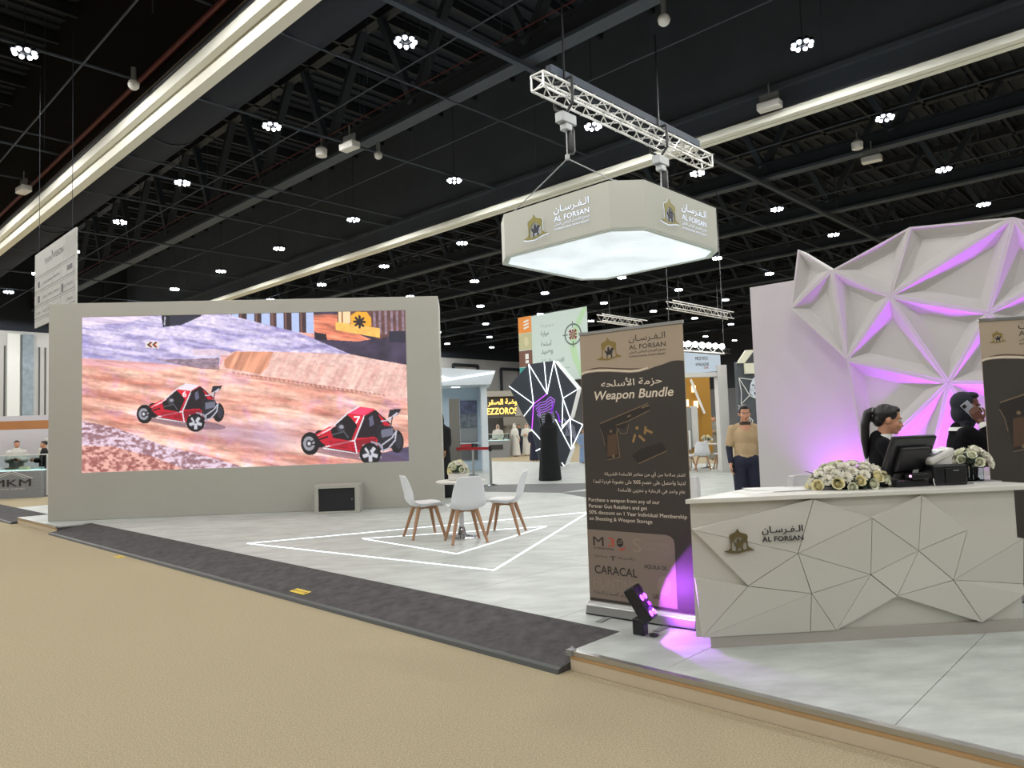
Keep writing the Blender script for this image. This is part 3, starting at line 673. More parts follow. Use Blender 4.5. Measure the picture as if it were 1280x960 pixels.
def make_chair(label, group):
    t = thing('cafe_chair', label, 'chair', group=group)
    link('seat_shell', chair_shell(), t)
    m = MB(); rings = []
    for z, f in ((.425, .86), (.44, .97), (.46, 1), (.476, .93), (.482, .6)):
        rings.append([Vector((.2 * f * math.copysign(abs(math.cos(a)) ** .55, math.cos(a)), .03 + .185 * f * math.copysign(abs(math.sin(a)) ** .55, math.sin(a)), z)) for a in [2 * PI * k / 24 for k in range(24)]])
    m.loft(rings).build('seat_cushion', M['cushion'], t, smooth=True, local=True)
    for sx in (-1, 1):
        for sy in (-1, 1):
            MB().tube((sx * .115, sy * .11 + .01, .43), (sx * .225, sy * .225 - .005, 0), .029, .017, 10).build('leg', M['wood'], t, smooth=True, local=True)
    for s in (-1, 1): MB().bar((-.13 * s, -.125, .395), (.13 * s, .135, .395), .024, .03).build('cross_rail', M['wood'], t, local=True)
    return t
ch = make_chair('white cafe chair on beech legs seen from behind, nearest of the three', 'white cafe chairs')
c2, c3 = copy_tree(ch), copy_tree(ch)
place(ch, (.02, 9.38, PZ), R(13)); place(c2, (-.53, 9.95, PZ), R(-70), 'white cafe chair on beech legs, left of the small table, facing right')
place(c3, (.57, 9.98, PZ), R(74), 'white cafe chair on beech legs, right of the small table, facing left')
tb = thing('cafe_table', 'small round pale table between the white cafe chairs', 'table', (-.03, 9.8, PZ))
MB().lathe((0, 0, .715), [(.3, 0), (.325, .01), (.33, .022), (.325, .032), (.31, .036)], 40).build('table_top', M['marble'], tb, True, local=True)
MB().lathe((0, 0, 0), [(.032, .03), (.032, .7), (.09, .71), (.09, .716)], 20).build('column', M['steel'], tb, True, local=True)
MB().lathe((0, 0, 0), [(.235, 0), (.235, .008), (.12, .02), (.06, .035), (.045, .1), (.033, .14)], 32).build('table_base', M['steel'], tb, True, local=True)

# ================================================================ flowers
def petal_mesh(kind, m):
    vs, fs = [], []
    def petal(az, el, L, wd, cup, off=0.0, base=(0, 0, 0)):
        d = Vector((math.cos(az) * math.cos(el), math.sin(az) * math.cos(el), math.sin(el))); s = Vector((-math.sin(az), math.cos(az), 0)); n = s.cross(d)
        n = -n if n.z < 0 else n
        k = len(vs); b = Vector(base) + d * off
        for t, w_, c in ((0, .35, 0), (.45, 1, cup * .4), (.8, .85, cup * .8), (1, .35, cup * 1.15)):
            for q in (-1, 1): vs.append(b + d * L * t + s * wd * w_ * q / 2 + n * c * L)
        for i in range(3): fs.append((k + 2 * i, k + 2 * i + 1, k + 2 * i + 3, k + 2 * i + 2))
    if kind == 'mum':
        for lay, (n, el, L) in enumerate(((16, .05, 1), (15, .38, .95), (12, .75, .8), (8, 1.1, .6))):
            for k in range(n): petal(2 * PI * (k + lay * .4) / n + random.uniform(-.1, .1), el + random.uniform(-.08, .08), L * random.uniform(.9, 1.05), .3, .16)
    else:
        for lay, (n, r, h, tilt) in enumerate(((6, .6, .7, .55), (5, .5, .85, .12), (4, .36, .95, -.25), (3, .22, 1.0, -.6))):
            for k in range(n):
                az = 2 * PI * (k + lay * .5) / n; wd = 1.25 * r * 2 * math.sin(PI / n) + .12; kk = len(vs)
                for t, rr, ww in ((0, r * .55, .5), (.4, r * 1.0, 1.0), (.8, r * (1 + tilt * .3), 1.0), (1, r * (1 + tilt * .85), .72)):
                    for q in (-1, 0, 1): a = az + q * ww * wd / (2 * max(rr, .08)); vs.append(Vector((rr * math.cos(a), rr * math.sin(a), h * t - .1 + (0 if q == 0 else -.02))))
                for i in range(3):
                    for j in range(2): a = kk + 3 * i + j; fs.append((a, a + 1, a + 4, a + 3))
    me = bpy.data.meshes.new('flower'); me.from_pydata(vs, [], fs); me.materials.append(m); return me
MUM = petal_mesh('mum', M['petal']); ROSE = petal_mesh('rose', M['petaly']); ROSEG = petal_mesh('rose', M['petalg']); ROSEW = petal_mesh('rose', M['petal'])
def leaf_mesh():
    vs, fs = [], []
    for t, w_ in ((0, .02), (.25, .3), (.5, .36), (.75, .22), (1, .01)):
        z = -.25 * t * t; vs += [(-w_, t * 1.6, z + w_ * .25), (0, t * 1.6, z), (w_, t * 1.6, z + w_ * .25)]
    for i in range(4):
        for j in range(2): a = 3 * i + j; fs.append((a, a + 1, a + 4, a + 3))
    me = bpy.data.meshes.new('leaf'); me.from_pydata(vs, [], fs); me.materials.append(M['leaf']); return me
LEAF = leaf_mesh()
def put(name, me, par, pos, nrm, size, spin=0.0):
    q = Vector(nrm).to_track_quat('Z', 'Y').to_matrix().to_4x4() @ Matrix.Rotation(spin, 4, 'Z') @ Matrix.Scale(size, 4)
    o = bpy.data.objects.new(name, me); COL.objects.link(o); o.parent = par; o.matrix_local = Matrix.Translation(pos) @ q; return o
def bouquet(par, rad, n, size, kinds, z0=0.0, leaves=16, low=.0, lsize=.06):
    """flower heads spread over a half ellipsoid in the arrangement's own frame"""
    pts = []
    for i in range(n):
        t = (i + .5) / n; zz = low + (1 - low) * (1 - t); r = math.sqrt(max(0, 1 - zz * zz)); a = i * 2.39996
        pts.append(Vector((r * math.cos(a), r * math.sin(a), zz)))
    for i, p in enumerate(pts):
        pos = Vector((p.x * rad[0], p.y * rad[1], z0 + p.z * rad[2])); nr = Vector((p.x / rad[0], p.y / rad[1], p.z / rad[2] + .5)).normalized()
        put('flower', kinds[i % len(kinds)], par, pos, nr, size * random.uniform(.85, 1.12), random.random() * 6)
    for i in range(leaves):
        a = 2 * PI * i / leaves + .2; el = random.uniform(-.1, .7)
        pos = Vector((rad[0] * .72 * math.cos(a), rad[1] * .72 * math.sin(a), z0 + rad[2] * random.uniform(.05, .5)))
        q = Matrix.Rotation(a - PI / 2, 4, 'Z') @ Matrix.Rotation(el, 4, 'X') @ Matrix.Scale(lsize * random.uniform(.8, 1.2), 4)
        o = bpy.data.objects.new('leaf', LEAF); COL.objects.link(o); o.parent = par; o.matrix_local = Matrix.Translation(pos) @ q
    MB().loft([[Vector((rad[0] * .8 * math.cos(t) * math.cos(a), rad[1] * .8 * math.cos(t) * math.sin(a), rad[2] * .8 * math.sin(t))) for a in [2 * PI * j / 18 for j in range(18)]] for t in (0, .3, .6, .9, 1.2, 1.5)]).build('greenery', M['leaf'], par, True, local=True).location = (0, 0, z0 + .004)

fb = thing('flower_box', 'white box of cream flowers standing on the small round cafe table', 'flowers', (-.06, 9.86, .8715))
MB().box((0, 0, .045), (.26, .16, .09)).build('planter', M['white'], fb, bevel=.008, local=True)
bouquet(fb, (.11, .09, .13), 14, .05, [ROSE, ROSEG, ROSEW], .10, 10, lsize=.05)

# ================================================================ roll-up banners
TAN = mat('tan_print', (172, 156, 136), .6); DARKP = mat('dark_brown_print', (58, 53, 49), .55, noise=(3, .1)); TAUPE = mat('taupe_print', (132, 118, 106), .6)
PALE = mat('pale_print', (226, 214, 196), .6); SLIV = mat('umber_print', (84, 62, 46), .6); GUN = mat('gun_dark_print', (42, 37, 34), .5); GUNL = mat('gun_edge_print', (122, 104, 80), .5)
BRASS = mat('brass_print', (150, 122, 74), .5); FAINT = mat('faint_print', (146, 130, 114), .6); REDP = mat('red_print', (178, 78, 62), .6); INKP = mat('black_print', (40, 36, 34), .6)
def stroke(q, fr, pts, wd, d):
    for a, b in zip(pts, pts[1:]):
        a2, b2 = Vector(a), Vector(b); n = Vector((-(b2 - a2).y, (b2 - a2).x)).normalized() * wd / 2
        q.flat([fr.p(*(a2 + n), d), fr.p(*(a2 - n), d), fr.p(*(b2 - n), d), fr.p(*(b2 + n), d)])
class Scaled(Frame):
    def __init__(s, f, x0, y0, x1, y1, k): s.f = f; s.q = (x0, y0, x1, y1, k); s.n = f.n; s.r = f.r; s.u = f.u
    def p(s, x, y, d=0.0): x0, y0, x1, y1, k = s.q; return s.f.p(min(.866, x1 + (x - x0) * k), y1 + (y - y0) * k, d)
def rollup(o, ang, label, full=True):
    fr = Frame(o, (math.cos(ang), math.sin(ang), 0)); t = thing('rollup_banner', label, 'banner', fr.p(.44, 0), group='roll-up banners')
    m = MB(); m.prism([fr.p(0, .012, .055), fr.p(0, .075, .04), fr.p(0, .098, .012), fr.p(0, .098, -.03), fr.p(0, .012, -.06)], fr.r * .885)
    m.build('base_cassette', M['alu'], t, bevel=.006)
    MB().prism([fr.p(0, .004, .05), fr.p(0, .014, .052), fr.p(0, .014, -.055), fr.p(0, .004, -.055)], fr.r * .885).build('base_underside', M['black'], t)
    for s in (.2, .66): MB().box(fr.p(s, .004, .09), (.05, .22, .007), (fr.r, fr.n, Z)).build('foot', M['dull'], t, bevel=.003)
    MB().box(fr.p(.44, 2.128, 0), (.872, .018, .022), (fr.r, fr.n, Z)).build('top_rail', M['alu'], t)
    MB().tube(fr.p(.44, .09, -.03), fr.p(.44, 2.13, -.03), .011).build('support_pole', M['alu'], t)
    sh = MB().box(fr.p(.44, 1.11, 0), (.862, .003, 2.03), (fr.r, fr.n, Z)).build('banner_sheet', TAN, t)
    s0, s1 = .012, .868
    curve = [(s0, 1.805), (.04, 1.816), (.08, 1.822), (.15, 1.824), (.258, 1.818), (.36, 1.806), (.436, 1.797), (.51, 1.797), (.585, 1.811), (.64, 1.826), (.698, 1.837), (.74, 1.848), (.777, 1.857), (.82, 1.858), (s1, 1.852)]
    MB().flat(fr.pts([(s0, .1)] + curve + [(s1, .1)][:0] + [(s1, .1)], .0025)).build('dark_field', DARKP, sh)
    q = MB(); stroke(q, fr, [(a, b + .012) for a, b in curve[:9]], .012, .003); q.build('pale_wave', PALE, sh)
    q = MB(); up = [(.05, 1.842), (.12, 1.856), (.18, 1.858), (.26, 1.85), (.36, 1.838), (.46, 1.828), (.55, 1.826)]; lo = [(a, b - .008) for a, b in up[1:-1]]
    q.flat(fr.pts(up + lo[::-1], .003)); q.build('umber_wave', SLIV, sh)
    if full:
        emblem(fr, .152, 1.905, .228, M['gold'], M['ink'], sh, .003); name_block(fr, .438, 1.968, .296, M['ink'], sh, .003)
        text('حزمة الأسلحه', fr, .186, 1.69, .508, .075, PALE, sh, .0035, off=.011)
        text('Weapon Bundle', fr, .124, 1.588, .655, .088, PALE, sh, .0035, shear=.22, off=.015)
    else:
        emblem(fr, .068, 1.945, .125, M['gold'], M['ink'], sh, .003); name_block(fr, .275, 1.99, .34, M['ink'], sh, .003)
    fr0 = fr
    if not full: fr = Scaled(fr, .165, 1.432, .112, 1.49, 1.36)
    # the pistol, magazine and cartridges
    g = [(.165, 1.432), (.575, 1.566), (.59, 1.52), (.44, 1.462), (.40, 1.425), (.365, 1.385), (.318, 1.395), (.32, 1.30), (.325, 1.18), (.215, 1.158), (.205, 1.26), (.185, 1.34), (.16, 1.395)]
    q = MB(); q.flat(fr.pts(g, .003)); q.flat(fr.pts([(.423, 1.186), (.50, 1.24), (.673, 1.285), (.706, 1.222), (.478, 1.131)], .003)); q.build('pistol_print', GUN, sh)
    q = MB(); stroke(q, fr, [(.165, 1.432), (.575, 1.566)], .007, .0035); stroke(q, fr, [(.30, 1.415), (.40, 1.44), (.46, 1.465), (.585, 1.515)], .006, .0035)
    stroke(q, fr, [(.325, 1.39), (.305, 1.365), (.315, 1.27), (.322, 1.18)], .008, .0035); stroke(q, fr, [(.215, 1.158), (.325, 1.18)], .005, .0035)
    stroke(q, fr, [(.16, 1.395), (.185, 1.34), (.195, 1.27)], .004, .0035); stroke(q, fr, [(.478, 1.131), (.706, 1.222)], .007, .0035)
    stroke(q, fr, [(.305, 1.395), (.34, 1.35), (.39, 1.355), (.41, 1.42)], .005, .0035); stroke(q, fr, [(.52, 1.535), (.582, 1.552)], .01, .0035); stroke(q, fr, [(.40, 1.475), (.43, 1.485)], .012, .0035)
    for c in ((.255, 1.372), (.268, 1.186)): q.flat([fr.p(c[0] + .011 * math.cos(a), c[1] + .011 * math.sin(a), .0036) for a in [k * PI / 5 for k in range(10)]])
    q.build('pistol_edge', GUNL, sh)
    q = MB(); q.flat(fr.pts([(.215, 1.18), (.305, 1.2), (.30, 1.355), (.225, 1.34)], .0033)); q.build('grip_print', mat('grip_print', (84, 62, 46), .5), sh)
    q = MB()
    for a, b in (((.46, 1.345), (.438, 1.285)), ((.49, 1.335), (.535, 1.295)), ((.548, 1.40), (.538, 1.345)), ((.55, 1.375), (.60, 1.352))): stroke(q, fr, [a, b], .018, .0035)
    q.flat([fr.p(.477 + .013 * math.cos(a), 1.39 + .013 * math.sin(a), .0035) for a in [k * PI / 5 for k in range(10)]]); q.build('cartridge_print', BRASS, sh)
    fr = fr0
    if not full: return t, fr
    for s, x, y, wd, h in (('اشتر سلاحا من أي من متاجر الأسلحة الشريكة', .183, 1.03, .655, .042), ('لدينا واحصل على خصم 50% على عضوية فردية لمدة', .082, .97, .755, .042), ('عام واحد في الرماية و تخزين الأسلحة', .293, .912, .541, .042)):
        text(s, fr, x, y, wd, h, PALE, sh, .0035)
    for s, y, x1 in (('Purchase a weapon from any of our', .835, .633), ('Partner Gun Retailers and get', .788, .53), ('50% discount on 1 Year Individual Membership', .741, .837), ('on Shooting & Weapon Storage', .694, .567)):
        text(s, fr, .034, y, x1 - .034, .036, PALE, sh, .0035)
    q = MB(); q.flat(fr.pts([(s0, .12), (s0, .631), (.672, .629), (.705, .62), (.725, .6), (.733, .57), (.733, .12)], .003)); q.build('logo_panel', TAUPE, sh)
    text('M', fr, .06, .512, .092, .068, INKP, sh, .0035); text('3', fr, .192, .512, .055, .068, REDP, sh, .0035, off=.015)
    q = MB(); q.flat([fr.p(.293 + .029 * math.cos(a), .548 + .032 * math.sin(a), .0035) for a in [k * PI / 8 for k in range(16)]]); q.build('globe_print', INKP, sh)
    q = MB(); q.flat(fr.pts([(.262, .508), (.295, .502), (.325, .512), (.34, .528), (.332, .502), (.30, .488)], .0035)); q.build('red_swoosh', REDP, sh)
    q = MB(); stroke(q, fr, [(.275, .556), (.315, .566)], .006, .004); stroke(q, fr, [(.272, .54), (.318, .55)], .005, .004); q.build('globe_band', TAUPE, sh)
    text('INTERNATIONAL', fr, .064, .488, .18, .014, INKP, sh, .0035, off=.01)
    text('TACTICA', fr, .06, .428, .12, .013, INKP, sh, .0035); text('T', fr, .205, .412, .045, .032, INKP, sh, .0035, off=.011); text('تاكتيكا', fr, .27, .424, .14, .022, INKP, sh, .0035)
    text('CARACAL', fr, .064, .305, .363, .062, INKP, sh, .0035, off=.012); text('AQUILA DS', fr, .485, .375, .18, .034, INKP, sh, .0035, off=.012); text('UAE', fr, .546, .172, .05, .034, INKP, sh, .0035, off=.012)
    text('S', fr, .40, .49, .07, .1, FAINT, sh, .0035); text('SHOOTING', fr, .49, .545, .2, .022, FAINT, sh, .0035); text('TARGET', fr, .49, .51, .1, .022, FAINT, sh, .0035)
    text('HUNTING', fr, .05, .205, .38, .07, FAINT, sh, .0035); 
    q = MB(); stroke(q, fr, [(.05, .195), (.42, .195)], .004, .0035); q.build('faint_rule', FAINT, sh); q = MB(); q.flat([fr.p(.64 + .055 * math.cos(a), .27 + .07 * math.sin(a), .0034) for a in [k * PI / 8 for k in range(16)]]); q.build('faint_disc', FAINT, sh)
    text('شركة متجر الصيد و الرماية', fr, .05, .148, .38, .032, INKP, sh, .0035)
    return t, fr
RB1, FR1 = rollup((.932, 5.576, PZ), math.atan2(-.592, .643), 'tan and dark brown roll-up banner left of the reception counter')
RB2, FR2 = rollup((3.985, 5.3, PZ), R(-16), 'roll-up banner behind the right end of the counter, cut by the picture edge', False)

# ================================================================ RECEPTION COUNTER
ct = thing('reception_counter', 'white faceted reception counter with a gold emblem on its front', 'counter', (2.6, 4.85, PZ))
body_ = [(1.437, 4.58), (3.61, 4.58), (3.7, 4.72), (3.56, 5.04), (1.95, 5.04)]
MB().prism([Vector((x, y, .19)) for x, y in body_], (0, 0, .835)).build('counter_body', M['counter'], ct)
MB().prism([Vector((x, y, PZ)) for x, y in [(1.523, 4.562), (3.6, 4.562), (3.64, 4.75), (3.5, 4.96), (2.0, 4.96)]], (0, 0, .075)).build('plinth', mat('plinth_grey_white', (176, 170, 162), .55), ct)
MB().prism([Vector((x, y, 1.027)) for x, y in [(1.392, 4.532), (3.765, 4.545), (3.81, 4.66), (3.635, 5.1), (2.02, 5.1)]], (0, 0, .028)).build('countertop', M['ctop'], ct, bevel=.003)
CV = dict(A0=(1.432, .864), A1=(2.236, 1.024), A2=(2.61, .887), A3=(2.962, 1.02), A4=(3.142, .88), A5=(3.236, .786), A6=(3.612, .718), B1=(2.106, .688), B2=(2.581, .531), B3=(2.915, .665), B4=(3.127, .471),
          B5=(1.775, .497), B6=(2.182, .432), B7=(2.743, .391), B8=(3.608, .421), C0=(1.438, .563), C1=(1.465, .192), C2=(2.338, .19), C3=(3.301, .194), C4=(3.606, .358), D1=(2.167, .19))
CD = dict(A0=.05, A1=.035, A2=.045, A3=.03, A4=.03, A5=.055, A6=.06, B1=.05, B2=.04, B3=.03, B4=.045, B5=.04, B6=.045, B7=.05, B8=.035, C0=.035, C1=.03, C2=.03, C3=.045, C4=.045, D1=.03)
for pl in ('A0 A1 B1', 'A1 A2 B1', 'A2 B2 B1', 'A2 B3 B2', 'A2 A3 B3', 'A3 A4 A5 B3', 'A5 A6 B4', 'B3 A5 B4', 'A6 B8 B4', 'A0 B1 B5', 'B1 B6 B5', 'B1 B2 B6', 'B2 C2 B6', 'B6 C2 D1', 'B6 D1 C1', 'B5 B6 C1', 'C0 B5 C1', 'B2 B7 C2', 'B2 B3 B7', 'B3 B4 B7', 'B4 C3 B7', 'B4 B8 C4 C3'):
    ks = pl.split(); c = Vector((sum(CV[k][0] for k in ks) / len(ks), sum(CV[k][1] for k in ks) / len(ks)))
    sh = [Vector(CV[k]) + (c - Vector(CV[k])).normalized() * .0035 for k in ks]
    MB().loft([[Vector((p.x, 4.581, p.y)) for p in sh], [Vector((p.x, 4.581 - CD[k] + .004, p.y)) for p, k in zip(sh, ks)]]).build('front_panel', M['counter'], ct)
fc = Frame((0, 4.527, 0), (1, 0, 0))
emblem(fc, 1.622, .708, .2, M['dgold'], M['dgold'], ct, 0, .008)
name_block(fc, 1.874, .772, .267, M['ink'], ct, 0, .005, small=False, off=.008)

# ---- the light can on the floor by the banner
sp_o = FR1.p(.60, 0, .30); 
sl = thing('floor_spotlight', 'small black floor spotlight with purple diodes in front of the banner', 'spotlight', sp_o)
aim = (FR1.r * .80 + Z * .50 + FR1.n * -.12).normalized(); sx = aim.cross(Z).normalized(); su = sx.cross(aim)
MB().box(sp_o + Vector((0, 0, .055)), (.085, .07, .11), (FR1.r, FR1.n, Z)).build('stand_block', M['satin'], sl, bevel=.008)
hc_ = sp_o + Vector((0, 0, .205)) + FR1.r * .01
MB().box(hc_, (.13, .085, .25), (sx, aim, su)).build('lamp_head', M['satin'], sl, bevel=.012)
for j in range(4):
    for i in (-1, 1):
        p = hc_ + aim * .044 + su * (-.085 + .057 * j) + sx * (.03 * i)
        MB().lathe(p, [(.021, -.006), (.021, .003), (.016, .006)], 12, ax=aim).build('lens', mat('purple_diode', (150, 80, 255), .2, emis=((160, 70, 255), 5)) if (i + j) % 2 else mat('dark_lens', (60, 30, 90), .15), sl)
MB().sphere(sp_o + FR1.r * .1 + Vector((0, 0, .012)), .035, 12, (1, 1, .3)).build('rubber_foot', M['black'], sl)
def spot(name, par, pos, dirv, en, size, blend, col, soft=.03):
    d = bpy.data.lights.new(name, 'SPOT'); d.energy = en; d.spot_size = R(size); d.spot_blend = blend; d.color = col; d.shadow_soft_size = soft
    o = bpy.data.objects.new(name, d); COL.objects.link(o); o.parent = par
    o.matrix_local = Wof(par).inverted() @ Matrix.Translation(pos) @ Vector(dirv).to_track_quat('-Z', 'Y').to_matrix().to_4x4(); return o
spot('spotlight_beam', sl, hc_ + aim * .06, (FR1.r * .75 - Z * .3 - FR1.n * .5), 26, 134, .08, (.5, .1, 1), .012)

# ================================================================ FACETED FEATURE WALL
UW = 8.812
fw = thing('feature_wall', 'white feature wall of raised triangles washed with purple light behind the counter', 'wall', H(UW, 2.2, PZ))
MB().prism([H(UW, 4.165, PZ), H(UW, -.6, PZ), H(UW, -.6, 3.235), H(UW, 4.165, 3.235)], B * .4).build('wall_slab', M['wallw'], fw)
FV = dict(a=(3.417, 3.545), b=(3.023, 3.220), c=(3.538, 2.853), d=(2.923, 2.182), e=(2.424, 2.823), f=(2.199, 3.542), g=(1.270, 3.434), h=(1.540, 2.526), i=(1.922, 1.855), m=(2.80, 1.02), n=(2.2, .80), k=(2.74, .16), o=(2.0, .16), p=(1.40, .78), q=(.98, 2.80), s=(1.03, 1.80), r=(.6, .16), t=(.5, 3.0), w=(.4, 1.5))
FD = dict(a=.27, b=.32, c=.28, d=.32, e=.35, f=.3, g=.33, h=.32, i=.36, m=.3, n=.34, k=.26, o=.26, p=.36, q=.3, s=.36, r=.28, t=.3, w=.3)
for pl in ('abc', 'bcd', 'bde', 'bef', 'efg', 'egh', 'dei', 'ehi', 'dim', 'imn', 'inp', 'ips', 'ish', 'hsq', 'ghq', 'mnk', 'nko', 'nop', 'opr', 'gqt', 'qst', 'psw', 'prw'):
    P3 = [(Vector(FV[x]), FD[x]) for x in pl]; c = sum((p for p, _ in P3), Vector((0, 0))) / 3
    # inset inner triangle by a constant margin along the bisectors
    pts = [p for p, _ in P3]; area = abs((pts[1] - pts[0]).cross(pts[2] - pts[0])) / 2 if False else abs((pts[1].x - pts[0].x) * (pts[2].y - pts[0].y) - (pts[1].y - pts[0].y) * (pts[2].x - pts[0].x)) / 2
    la, lb, lc = (pts[1] - pts[2]).length, (pts[0] - pts[2]).length, (pts[0] - pts[1]).length; per = la + lb + lc
    inc = (pts[0] * la + pts[1] * lb + pts[2] * lc) / per; rin = 2 * area / per
    def ins(mg): k = max(.12, 1 - mg / rin); return [inc + (p - inc) * k for p in pts]
    o0 = ins(.0008); o1 = ins(.02); o2 = ins(.10); o3 = ins(.125); dd_ = [d for _, d in P3]
    ringz = [[H(UW - .001, p.x, p.y) for p in o0], [H(UW - d, p.x, p.y) for p, d in zip(o0, dd_)], [H(UW - d, p.x, p.y) for p, d in zip(o1, dd_)],
             [H(UW - d + .085, p.x, p.y) for p, d in zip(o2, dd_)], [H(UW - d + .105, p.x, p.y) for p, d in zip(o3, dd_)]]
    MB().loft(ringz).build('facet', M['wallw'], fw)
def uplight(u, v, label, en, tilt, sz):
    p = H(u, v, PZ); t = thing('floor_uplight', label, 'uplight', p, group='uplights behind the counter')
    MB().box(p + Vector((0, 0, .04)), (.22, .1, .08), (A, B, Z)).build('lamp_base', M['satin'], t, bevel=.008)
    MB().box(p + Vector((0, 0, .13)), (.26, .1, .1), (A, B, Z)).build('lamp_head', M['satin'], t, bevel=.01)
    MB().box(p + Vector((0, 0, .182)), (.23, .08, .006), (A, B, Z)).build('lens', mat('purple_lens', (200, 60, 255), .3, emis=((200, 60, 255), 4)), t)
    spot('uplight_beam', t, p + Vector((0, 0, .2)), B * tilt + Z, en, sz, .8, (.55, .05, 1.0), .06)
uplight(8.6, 3.04, 'low purple uplight at the foot of the feature wall, behind the flowers', 190, .12, 105)
uplight(8.18, 2.0, 'low purple uplight at the foot of the feature wall, between the women', 290, .1, 80)
uplight(8.18, 1.2, 'low purple uplight at the wall foot, right of the phone user', 290, .1, 80)

# ================================================================ THINGS ON THE COUNTER
TZ = 1.0552
fl1 = thing('flower_arrangement', 'wide low arrangement of ivory chrysanthemums and cream roses on the counter', 'flowers', (2.63, 4.84, TZ))
bouquet(fl1, (.265, .14, .15), 52, .046, [MUM, ROSE, MUM, MUM, ROSEG], .012, 26, low=-.02, lsize=.06)
MB().lathe((0, 0, 0), [(.1, 0), (.12, .012), (.11, .02)], 20).build('tray', M['leaf'], fl1, local=True)
mo = thing('till', 'black touch-screen till seen from behind, on the counter', 'till', (3.03, 4.86, TZ))
nh = Vector((-.3, .954, 0)); wx = Vector((.954, .3, 0)); upv = (Z * math.cos(R(24)) - nh * math.sin(R(24))); nn_ = (nh * math.cos(R(24)) + Z * math.sin(R(24)))
sc_ = Vector((3.045, 4.80, TZ + .215))
MB().box(sc_, (.40, .035, .28), (wx, nn_, upv)).build('screen_housing', M['satin'], mo, bevel=.012)
MB().box(sc_ - nn_ * .03 - upv * .02, (.27, .04, .18), (wx, nn_, upv)).build('rear_cover', M['black'], mo, bevel=.014)
MB().box(sc_ + nn_ * .019, (.37, .003, .245), (wx, nn_, upv)).build('display', mat('dark_display', (20, 24, 34), .12), mo)
MB().box(sc_ - nn_ * .052 - upv * .105 + wx * .05, (.05, .004, .02), (wx, nn_, upv)).build('rating_plate', M['paper'], mo)
MB().bar(sc_ - nn_ * .02 - upv * .08, (3.02, 4.88, TZ + .03), .09, .06).build('neck', M['black'], mo, bevel=.008)
MB().prism([Vector((x, y, TZ)) for x, y in ((2.9, 4.72), (3.15, 4.75), (3.14, 4.98), (2.88, 4.95))], (0, 0, .05)).build('till_base', M['satin'], mo, bevel=.01)
MB().box((3.06, 4.742, TZ + .07), (.13, .07, .04), rz=.12).build('card_reader', M['black'], mo, bevel=.006)
MB().sphere((2.985, 4.7, TZ + .075), .008, 8).build('status_light', mat('pink_status', (255, 150, 230), .3, emis=((255, 160, 235), 4)), mo)
pr = thing('receipt_printer', 'black box-shaped printer on the counter right of the till', 'printer', (3.295, 4.86, TZ))
MB().box((3.295, 4.84, TZ + .07), (.25, .2, .14), rz=.03).build('printer_case', M['satin'], pr, bevel=.014)
MB().box((3.33, 4.737, TZ + .065), (.15, .008, .1), rz=.03).build('front_cover', M['black'], pr, bevel=.003)
MB().box((3.33, 4.733, TZ + .1), (.04, .004, .006), rz=.03).build('nameplate', M['dull'], pr)
MB().path([Vector((3.165, 4.73, TZ + .05)), Vector((3.16, 4.72, TZ + .025)), Vector((3.168, 4.72, TZ + .004))], .003).build('cable', M['paper'], pr)
tx_ = thing('card_terminal', 'white card terminal lying tilted on the black printer', 'terminal', (3.27, 4.83, TZ + .14))
ax_ = Vector((.9, .1, .36)).normalized(); ay_ = Vector((-.1, .97, .1)); ay_ = (ay_ - ax_ * ay_.dot(ax_)).normalized(); az_ = ax_.cross(ay_)
MB().box((3.265, 4.83, TZ + .196), (.21, .12, .05), (ax_, ay_, az_)).build('terminal_body', M['white'], tx_, bevel=.015)
MB().box(Vector((3.25, 4.83, TZ + .196)) + az_ * .026, (.09, .08, .003), (ax_, ay_, az_)).build('terminal_screen', mat('grey_screen', (120, 118, 124), .3), tx_)
MB().prism([(3.21, 4.78, TZ + .141), (3.34, 4.78, TZ + .141), (3.34, 4.78, TZ + .196)], (0, .1, 0)).build('terminal_foot', M['white'], tx_)
mg = thing('magazine', 'thick pale brochure under the glass vase at the right end of the counter', 'book', (3.56, 4.85, TZ))
MB().box((3.565, 4.85, TZ + .006), (.22, .17, .011), rz=.1).build('pages', M['paper'], mg); MB().box((3.565, 4.85, TZ + .0128), (.225, .175, .0024), rz=.1).build('cover', mat('grey_cover', (168, 164, 166), .35), mg)
vs_ = thing('flower_vase', 'glass cube vase of white roses at the right end of the counter', 'vase', (3.545, 4.88, TZ + .0142))
MB().prism([Vector((-.05, -.05, 0)), Vector((.05, -.05, 0)), Vector((.05, .05, 0)), Vector((-.05, .05, 0))], (0, 0, .008)).build('vase_bottom', M['glass'], vs_, local=True)
for dx, dy in ((0, -.052), (0, .052), (-.052, 0), (.052, 0)): MB().box((dx, dy, .05), (.1 if dx == 0 else .004, .1 if dy == 0 else .004, .1)).build('glass_side', M['glass'], vs_, local=True)
for k in range(7): MB().tube((.03 * math.cos(k), .03 * math.sin(k), .01), (.02 * math.cos(k * 1.7), .02 * math.sin(k * 1.7), .13), .004, n=5).build('stem', M['leaf'], vs_, local=True)
bouquet(vs_, (.115, .1, .09), 19, .042, [ROSEG, MUM, ROSEW, ROSEG], .12, 12, low=-.1, lsize=.045)
